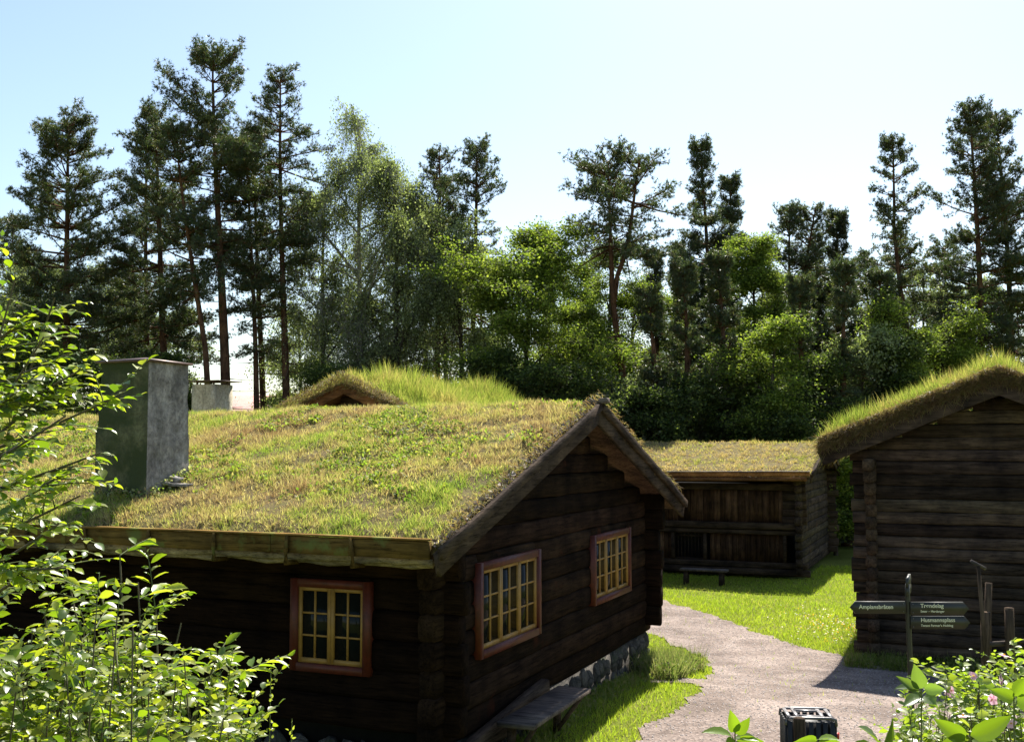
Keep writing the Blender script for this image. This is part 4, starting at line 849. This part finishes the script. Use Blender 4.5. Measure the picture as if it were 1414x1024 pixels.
# signpost
def text_mesh(txt, size, parent, M4, name='lettering'):
    cu = bpy.data.curves.new('t', 'FONT'); cu.body = txt; cu.size = size; cu.extrude = .0008; cu.offset = size * .012
    to = bpy.data.objects.new('t', cu); COL.objects.link(to); bpy.context.view_layer.update(); dg = bpy.context.evaluated_depsgraph_get()
    me = bpy.data.meshes.new_from_object(to.evaluated_get(dg)); bpy.data.objects.remove(to); me.name = name; me.materials.clear(); me.materials.append(M['letters']); me.transform(M4)
    o = bpy.data.objects.new(name, me); COL.objects.link(o); o.parent = parent; return o
YS = 10.0; ps = at(1255, 900, YS); zS = gz(ps[0], YS)
sp = empty('signpost', (ps[0], YS, zS), 0, 'dark metal signpost with arrow boards at the path, before the storehouse', 'signpost')
sy = lambda py: float(at(1255, py, YS)[2]) - zS; sx = lambda px: (px - 1255) / 1500 * YS
g = G(); tube(g, [(.02, 0, -.2), (.012, 0, sy(940)), (0, 0, sy(820)), (0, 0, sy(806))], [.026, .024, .022, .018], 12); g.build('post', M['signmat'], sp)
def board(px0, px1, y0, y1, arrow, texts, rot=0):
    a, b, z0, z1 = sx(px0), sx(px1), sy(y1), sy(y0); t = .012; yb = -.028; h = (z1 - z0) / 2; g = G()
    if arrow < 0: out = [(a, (z0 + z1) / 2), (a + h * .85, z0), (b, z0), (b, z1), (a + h * .85, z1)]
    else: out = [(a, z0), (b - h * .85, z0), (b, (z0 + z1) / 2), (b - h * .85, z1), (a, z1)]
    V = [(x, yb - t, z) for x, z in out] + [(x, yb + t, z) for x, z in out]; g.add(V, [[(0, 1, 2, 3, 4)], [(9, 8, 7, 6, 5)], [(i, i + 5, (i + 1) % 5 + 5, (i + 1) % 5) for i in range(5)]])
    o = g.build('sign_board', M['signmat'], sp)
    for (s, size, px, py) in texts: text_mesh(s, size, o, Matrix.Translation((sx(px), yb - t - .0012, sy(py))) @ Matrix.Rotation(math.pi / 2, 4, 'X'))
    for bx in ((b - .02) if arrow < 0 else (a + .02),):
        for bz in (z0 + .02, z1 - .02): g = G(); tube(g, [(bx, yb - t - .004, bz), (bx, yb - t, bz)], .005, 8); g.build('bolt', M['bintop'], o)
board(1175, 1250, 829, 846, -1, [('Ampiansbråten', .051, 1186.5, 839)])
board(1257, 1336, 830, 847.5, 1, [('Trøndelag', .051, 1270, 837.5), ('Seter – Hardanger', .029, 1270, 844)])
board(1257, 1337, 849.5, 867, 1, [('Husmannsplass', .051, 1270, 857), ('Tenant Farmer\'s Holding', .029, 1270, 863.5)])
for (z, an) in ((sy(816), 66.5), (sy(804.5), 66.5)):
    g = G(); a = math.radians(an); d = np.array([math.cos(a), math.sin(a), 0]); nrm_ = np.array([-d[1], d[0], 0])
    for (s0, s1) in ((-.03, .40),):
        V = []
        for q in (-.011, .011):
            for (s, h) in ((s0, -.045), (s1 - .05, -.045), (s1, 0), (s1 - .05, .045), (s0, .045)): V.append(d * s + nrm_ * q + np.array([0, 0, z + h]))
        g.add(V, [[(0, 1, 2, 3, 4)], [(9, 8, 7, 6, 5)], [(i, i + 5, (i + 1) % 5 + 5, (i + 1) % 5) for i in range(5)]])
    g.build('sign_board', M['signmat'], sp)

# litter bin
YB = 9.5; pb = at(1115, 985, YB); zb = gz(pb[0], YB); hb = float(at(1115, 984, YB)[2]) - zb
bn = empty('litter_bin', (pb[0], YB, zb), math.radians(-6), 'black slatted litter bin with grey barred top by the gravel path', 'litter bin')
W2 = .205; D2 = .17
g = G(); box(g, -W2 + .02, W2 - .02, -D2 + .02, D2 - .02, .04, hb - .05); g.build('bin_body', M['binmat'], bn)
g = G()
for k in range(7):
    x = -W2 + .03 + k * (2 * W2 - .06) / 6; beam(g, (x, -D2, .03), (x, -D2, hb - .03), .04, .018, up=(0, 1, 0)); beam(g, (x, D2, .03), (x, D2, hb - .03), .04, .018, up=(0, 1, 0))
for k in range(5):
    y = -D2 + .03 + k * (2 * D2 - .06) / 4
    for s in (-1, 1): beam(g, (s * W2, y, .03), (s * W2, y, hb - .03), .018, .045, up=(0, 1, 0))
g.build('slats', M['binmat'], bn)
g = G(); rr = .05
tube(g, [(-W2 - .005, -D2, hb - .06), (-W2, -D2, hb - .01), (-W2 + .04, -D2, hb), (W2 - .04, -D2, hb), (W2 + .0, -D2, hb - .01), (W2 + .005, -D2, hb - .06)], .013, 8)
tube(g, [(-W2 - .005, D2, hb - .06), (-W2, D2, hb - .01), (-W2 + .04, D2, hb), (W2 - .04, D2, hb), (W2 + .0, D2, hb - .01), (W2 + .005, D2, hb - .06)], .013, 8)
for x in (-W2 + .03, -W2 + .10, W2 - .03, W2 - .10): beam(g, (x, -D2, hb), (x, D2, hb), .032, .014)
beam(g, (-W2 + .1, .09, hb + .001), (W2 - .1, .09, hb + .001), .05, .014); beam(g, (-W2 + .1, -.10, hb + .001), (W2 - .1, -.10, hb + .001), .03, .014)
g.build('barred_top', M['bintop'], bn)
g = G(); tube(g, [(W2 + .01, -.05, hb - .17), (W2 + .045, -.06, hb - .17)], [.022, .03], 10); g.build('knob', M['redplastic'], bn)
# stump post in front of it
q = at(1104, 1000, 9.0); zq = gz(q[0], 9.0); hq = float(at(1104, 990, 9.0)[2]) - zq
g = G(); r = np.random.RandomState(2); tube(g, [(0, 0, -.1), (.004, 0, hq * .5), (.0, 0, hq - .01), (0, 0, hq)], [.052, .05, .049, .04], 10, jit=.06, r=r); o = g.build('wooden_post', M['pole']); o.location = Vector([float(q[0]), 9.0, zq]); tag(o, 'short weathered wooden post standing just in front of the litter bin', 'post')
# rough pole fence
YF = 8.6
def fp(px, py, Y=YF): return at(px, py, Y)
fz = gz(fp(1370, 900)[0], YF); fo = fp(1376, 900); F0 = np.array([fo[0], YF, fz]); fe = empty('pole_fence', F0, 0, 'rustic fence of rough poles and a pale rail at the right edge', 'fence', None)
def fpole(a, b, r_, name, m='pole', dy=0):
    g = G(); rs = np.random.RandomState(int(a[0])); p0 = fp(*a) - F0; p1 = fp(*b) - F0; p0[1] += dy; p1[1] += dy; n = 7; pts = [p0 + (p1 - p0) * i / (n - 1) + rs.normal(size=3) * .004 for i in range(n)]
    tube(g, pts, [r_ * rs.uniform(.88, 1.08) for _ in pts], 9, jit=.06, r=rs); return g.build(name, M[m], fe)
fpole((1363, 1150), (1361.5, 845), .036, 'post'); fpole((1397, 1150), (1394, 838), .036, 'post'); fpole((1412, 1150), (1409, 866), .022, 'post', dy=.15)
fpole((1371, 1140), (1374, 808), .028, 'post', dy=.12); fpole((1348, 1100), (1358, 905), .022, 'stake', dy=-.06)
fpole((1366, 891), (1500, 880), .020, 'rail', 'bench', dy=.06); fpole((1366, 960), (1500, 950), .020, 'rail', 'bench', dy=.06)
g = G(); a, b = fp(1366, 990, 8.5), fp(1351, 781, 8.5); tube(g, [a, (a + b) / 2 + np.array([.006, 0, 0]), b], [.022, .018, .015], 8)
o = g.build('handle', M['pole']); pr = empty('wooden_rake', (0, 0, 0), 0, 'leaning wooden stake with short crosspiece on top, behind the first fence post', 'stake'); o.parent = pr
o = None; g = G(); a, b = fp(1340.5, 774, 8.5), fp(1361, 785, 8.5); tube(g, [a, b], .013, 8); g.build('crosspiece', M['bench'], pr)

# ------------------------------------------------------------------ foreground shrubs
SL = np.array([(.20, .27, .03), (.30, .35, .04), (.14, .21, .03), (.36, .38, .07), (.10, .16, .03), (.25, .27, .08)])
def sprays(S, E, sag, ntw, tl, leafL, leafW, spacing, seed, cols=SL, tilt=.35, flat=.35, rstem=.006, bias=(0, 0, 0), petiole=.3):
    """stems -> twigs -> two rows of alternate leaves"""
    r = np.random.RandomState(seed); wg, fg = G(), G(); S = np.asarray(S, float); E = np.asarray(E, float); n0 = len(S); sag = np.broadcast_to(sag, (n0,)).astype(float)
    tubes(wg, S, E, sag, rstem, rstem * .35, 5, 5, (.10, .085, .05))
    i = np.repeat(np.arange(n0), ntw); n = len(i); s = r.uniform(.12, 1, n); P = bpos(S[i], E[i], sag[i], s); D = nrm(nrm(bdir(S[i], E[i], sag[i], s)) * .7 + rnd_unit(r, n) * .85 + np.array(bias)); D[:, 2] *= flat; D = nrm(D + np.array([0, 0, .12]))
    l = tl * r.uniform(.5, 1.25, n); E2 = D * l[:, None]; g2 = -.12 * l; tubes(wg, P, E2, g2, rstem * .35, rstem * .15, 3, 3, (.12, .14, .05))
    m = np.maximum(3, (l / spacing).astype(int)); j = np.repeat(np.arange(n), m); k = np.concatenate([np.arange(a) for a in m]); s = (k + .6) / m[j]; Q = bpos(P[j], E2[j], g2[j], s); T0 = bdir(P[j], E2[j], g2[j], s)
    side = np.where(k % 2 == 0, 1, -1)[:, None]; up = np.array([0, 0, 1.]); Cx = nrm(np.cross(np.tile(up, (len(j), 1)), T0)); last = (k == m[j] - 1)[:, None]
    T = nrm(T0 * .65 + np.where(last, 0, 1) * Cx * side * .9 + r.normal(size=(len(j), 3)) * .22 + np.array([0, 0, -.12])); Nh = up + r.normal(size=(len(j), 3)) * tilt; Cc, Nn = frames(T, Nh)
    tone = r.uniform(.8, 1.15, n)[j]; sz = leafL * r.uniform(.4, 1.3, len(j)) * (1.15 - .45 * s)
    inst(fg, *LEAF, Q + T * (sz * petiole * .3)[:, None], T, Cc, Nn, sz, sz * leafW / leafL * r.uniform(.85, 1.15, len(j)), cols[r.randint(0, len(cols), len(j))] * tone[:, None]); return wg, fg
def shrub(name, label, cat, base, geo, group=None):
    o = empty(name, (0, 0, 0), 0, label, cat, group); base = np.array(base)
    o.location = Vector([float(c) for c in base])
    for g, nm, mt in ((geo[0], 'stems', 'stem'), (geo[1], 'foliage', 'shrubleaf')):
        g.V = [v - base for v in g.V]; g.build(nm, M[mt], o)
    return o
def stems_px(lst):
    S = []; E = []
    for (x0, y0, x1, y1, Y0, Y1) in lst: a = at(x0, y0, Y0); b = at(x1, y1, Y1); S.append(a); E.append(b - a)
    return np.array(S), np.array(E)
# tall shrub rising at the left edge
st = [(-120, 900, 20, 400, 3.4, 3.3), (-60, 800, 75, 425, 3.5, 3.2), (-130, 760, 60, 480, 3.3, 3.0), (-100, 620, 120, 520, 3.3, 3.1), (-60, 640, 165, 560, 3.3, 3.1), (-90, 700, 140, 640, 3.2, 2.9), (-60, 760, 110, 700, 3.2, 2.9), (-80, 820, 80, 740, 3.1, 2.8),
      (-90, 560, 100, 500, 3.4, 3.2), (-60, 500, 60, 440, 3.5, 3.4), (-90, 680, 90, 590, 3.0, 2.9), (-60, 740, 100, 660, 3.0, 2.8), (-60, 850, 90, 770, 3.3, 3.0), (-60, 600, 40, 540, 3.1, 3.1), (-60, 700, 40, 600, 3.6, 3.6), (-80, 560, 30, 470, 3.7, 3.5), (-60, 780, 90, 800, 3.0, 2.8), (-70, 650, 60, 560, 3.0, 3.2)]
S, E = stems_px(st); base = at(-110, 1100, 3.4); base[2] = gz(base[0], 3.4)
S = np.concatenate([S, [base, base + np.array([.05, .1, 0])]]); tops = np.array([at(-60, 560, 3.4), at(-100, 480, 3.5)]); E = np.concatenate([E, tops - S[-2:]])
shrub('leafy_shrub', 'tall bright green shrub with layered sprays rising along the left edge', 'shrub', base, sprays(S, E, .03, 14, .15, .040, .027, .019, 601, tilt=.35, rstem=.007, bias=(.25, 0, .05)))
# pinnate shrub lower left
r = np.random.RandomState(61)
b2 = at(130, 1300, 2.7); b2[2] = gz(b2[0], 2.7)
S = []; E = []
for (x1, y1, Y) in [(165, 775, 2.7), (190, 815, 2.6), (215, 850, 2.7), (140, 830, 2.6), (235, 905, 2.65), (300, 915, 2.8), (325, 935, 2.7), (110, 870, 2.5), (60, 850, 2.6), (275, 980, 2.5), (190, 930, 2.4), (120, 960, 2.3), (20, 900, 2.5), (340, 975, 2.9), (250, 870, 2.9), (90, 790, 2.9)]:
    t = at(x1, y1, Y); s0 = b2 + np.array([r.uniform(-.2, .25), r.uniform(-.1, .1), .2]); S.append(s0); E.append(t - s0)
shrub('rowan_shrub', 'feathery leaved bright shrub in the lower left before the dark long wall', 'shrub', b2, sprays(S, E, .02, 26, .15, .046, .019, .012, 602, tilt=.4, rstem=.006, bias=(.15, 0, .1)))
# dense small leaved mass at bottom left
S = []; E = []; b3 = at(60, 1400, 2.2); b3[2] = gz(b3[0], 2.2)
for k in range(80):
    x1 = r.uniform(-60, 345); y1 = 835 + max(0, (x1 - 150)) * .55 + r.uniform(0, 150); Y = r.uniform(2.0, 3.2); t = at(x1, y1, Y); s0 = np.array([t[0] + r.uniform(-.25, .25), Y + r.uniform(-.15, .15), 0]); s0[2] = gz(s0[0], s0[1]); S.append(s0); E.append(t - s0)
shrub('hedge_bush', 'dense small leaved bush filling the bottom left corner', 'bush', b3, sprays(S, E, .0, 30, .14, .028, .019, .012, 603, tilt=.6, rstem=.004, flat=.8, cols=SL * .85))
# thin flowering stalks
def stalk(px, y0, y1, Y, lab, seed):
    r = np.random.RandomState(seed); a = at(px - 8, y1 + 250, Y); a[2] = gz(a[0], Y); b = at(px, y0, Y); wg = G(); tubes(wg, np.array([a]), np.array([b - a]), .02, .0022, .001, 6, 4, (.16, .19, .07)); fg = G()
    n = 46; s = 1 - .45 * r.uniform(0, 1, n) ** 1.2; Q = bpos(np.repeat([a], n, 0), np.repeat([b - a], n, 0), np.full(n, .02), s) + r.normal(size=(n, 3)) * .008; T = nrm(r.normal(size=(n, 3)) + np.array([0, 0, 1])); Cc, Nn = frames(T, rnd_unit(r, n))
    inst(fg, *LEAF, Q, T, Cc, Nn, r.uniform(.006, .014, n), r.uniform(.005, .008, n), np.array((.32, .34, .12))); shrub('sorrel_plant', lab, 'weed', a, (wg, fg), 'seeding stalks before the dark wall')
stalk(374, 930, 1024, 2.7, 'tallest seeding stalk against the dark long wall', 1); stalk(403, 1003, 1060, 2.7, 'short seeding stalk right of the tallest one', 2); stalk(352, 965, 1060, 2.6, 'seeding stalk left of the tallest one', 3)
# rose bush bottom right
S = []; E = []; b4 = at(1370, 1500, 4.2); b4[2] = gz(b4[0], 4.2)
for k in range(85):
    x1 = r.uniform(1255, 1500); y1 = 905 + max(0, 1370 - x1) * .40 + r.uniform(0, 120); Y = r.uniform(3.4, 4.6); t = at(x1, y1, Y); s0 = np.array([t[0] + r.uniform(-.2, .2), Y, 0]); s0[2] = gz(s0[0], s0[1]); S.append(s0); E.append(t - s0)
S = np.array(S); E = np.array(E)
rb = shrub('rose_bush', 'wild rose bush with pale pink blossoms in the bottom right corner', 'bush', b4, sprays(S.copy(), E.copy(), .0, 30, .16, .034, .023, .014, 604, tilt=.55, rstem=.004, flat=.7, cols=np.array([(.20, .27, .05), (.25, .30, .07), (.15, .21, .05), (.30, .33, .12)])))
g = G(); gy = G()
for (px, py, Y) in [(1343, 934, 3.6), (1311, 953, 3.6), (1386, 906, 3.7), (1384, 938, 3.6), (1372, 965, 3.5), (1311, 958, 3.7), (1398, 1000, 3.4), (1330, 990, 3.4)]:
    c = at(px, py, Y) - b4; nrml = nrm(r.normal(size=3) * .5 + np.array([-.1, -.8, .6]))
    a0 = nrm(np.cross(nrml, [0, 0, 1.])); a1 = np.cross(nrml, a0); k = np.arange(5) * 1.2566; T = np.cos(k)[:, None] * a0 + np.sin(k)[:, None] * a1; Nn = np.tile(nrml, (5, 1)); Cc = np.cross(Nn, T)
    inst(g, LEAF[0], LEAF[1], np.tile(c, (5, 1)), nrm(T + Nn * .3), Cc, Nn, .020, .020, np.array((.80, .55, .66)))
    m = 14; inst(gy, *DIAM, np.tile(c + nrml * .004, (m, 1)), nrm(rnd_unit(r, m) * .7 + nrml), rnd_unit(r, m), rnd_unit(r, m), .007, .004, np.array((.7, .5, .08)))
bl = g.build('blossoms', M['petal'], rb); tag(bl, kind='stuff'); gy.build('stamens', M['petal'], bl)
# large-leaved shoots along the bottom
def shoot(px, py, Y, leaves, lab, seed, group='large leaved shoots at the bottom edge', stem_from=260, col=(.30, .36, .04)):
    r = np.random.RandomState(seed); t = at(px, py, Y); a = at(px + r.uniform(-15, 15), py + stem_from, Y + .05); a[2] = gz(a[0], a[1]); wg = G(); fg = G(); tubes(wg, np.array([a]), np.array([t - a]), .0, .004, .0015, 5, 5, (.14, .16, .05))
    for (dx, dy, ex, ey, wdt, bend) in leaves:
        p0 = at(px + dx, py + dy, Y); p1 = at(px + ex, py + ey, Y - .03); T = p1 - p0; L = np.linalg.norm(T); T = T / L; Nh = nrm(np.array([bend, -1, .12]) if r.rand() < .5 else np.array([bend * 1.5, -.45, .9])); Cc, Nn = frames(T[None], Nh[None])
        inst(fg, *BIG, p0[None], T[None], Cc, Nn, L * .85, wdt / 1500 * Y * .8, np.array(col) * np.array([.75, .9, 1.2]) * r.uniform(.45, .8)); q0 = np.array([t + (a - t) * max(0, dy) / 260.]); tubes(wg, q0, (p0 - q0), 0, .0015, .001, 1, 3, (.15, .17, .05))
    shrub('leafy_shoot', lab, 'plant', a, (wg, fg), group)
shoot(1272, 950, 2.4, [(0, 0, -10, -36, 26, -.3), (-4, 2, -40, -6, 20, -.2), (-4, 5, -35, -20, 18, .3), (4, 0, 38, 2, 20, .2), (0, 12, -28, 22, 24, 0), (4, 10, 24, 22, 24, .3)], 'lone shoot with pale folded leaves overlapping the signpost foot', 11, col=(.26, .31, .10))
shoot(1215, 1020, 2.0, [(0, 8, -28, -28, 34, -.3), (4, 8, 28, -36, 40, .3), (-6, 12, -50, 6, 24, 0), (2, 14, 60, 22, 34, 0)], 'shoot with two large upright yellow green leaves at the bottom edge', 12)
shoot(1128, 1022, 1.9, [(0, 0, -34, 4, 22, 0), (2, -2, 34, -6, 20, .1), (0, 6, 52, 10, 26, 0)], 'drooping leaf shoot in front of the litter bin', 13)
shoot(1015, 1012, 2.1, [(-4, 4, -50, -10, 26, -.3), (0, 0, 24, -22, 22, .2), (0, 6, 38, 6, 24, .1), (-2, 8, -14, 26, 22, 0), (0, -2, -6, -34, 22, 0), (2, 10, 60, 22, 26, 0)], 'leafy shoot left of the litter bin at the bottom edge', 14)
shoot(1340, 1015, 1.9, [(0, 0, 70, -28, 36, .3), (-8, 4, -52, -24, 30, -.3), (2, 6, 50, 30, 38, 0), (-4, 8, -50, 20, 36, 0)], 'shoot with broad bright leaves before the rose bush', 15)
shoot(1400, 960, 2.3, [(0, 0, 22, -30, 26, .3), (0, 4, -34, -10, 24, 0), (4, 6, 30, 10, 28, 0)], 'bright leaf shoot at the right edge above the roses', 16)
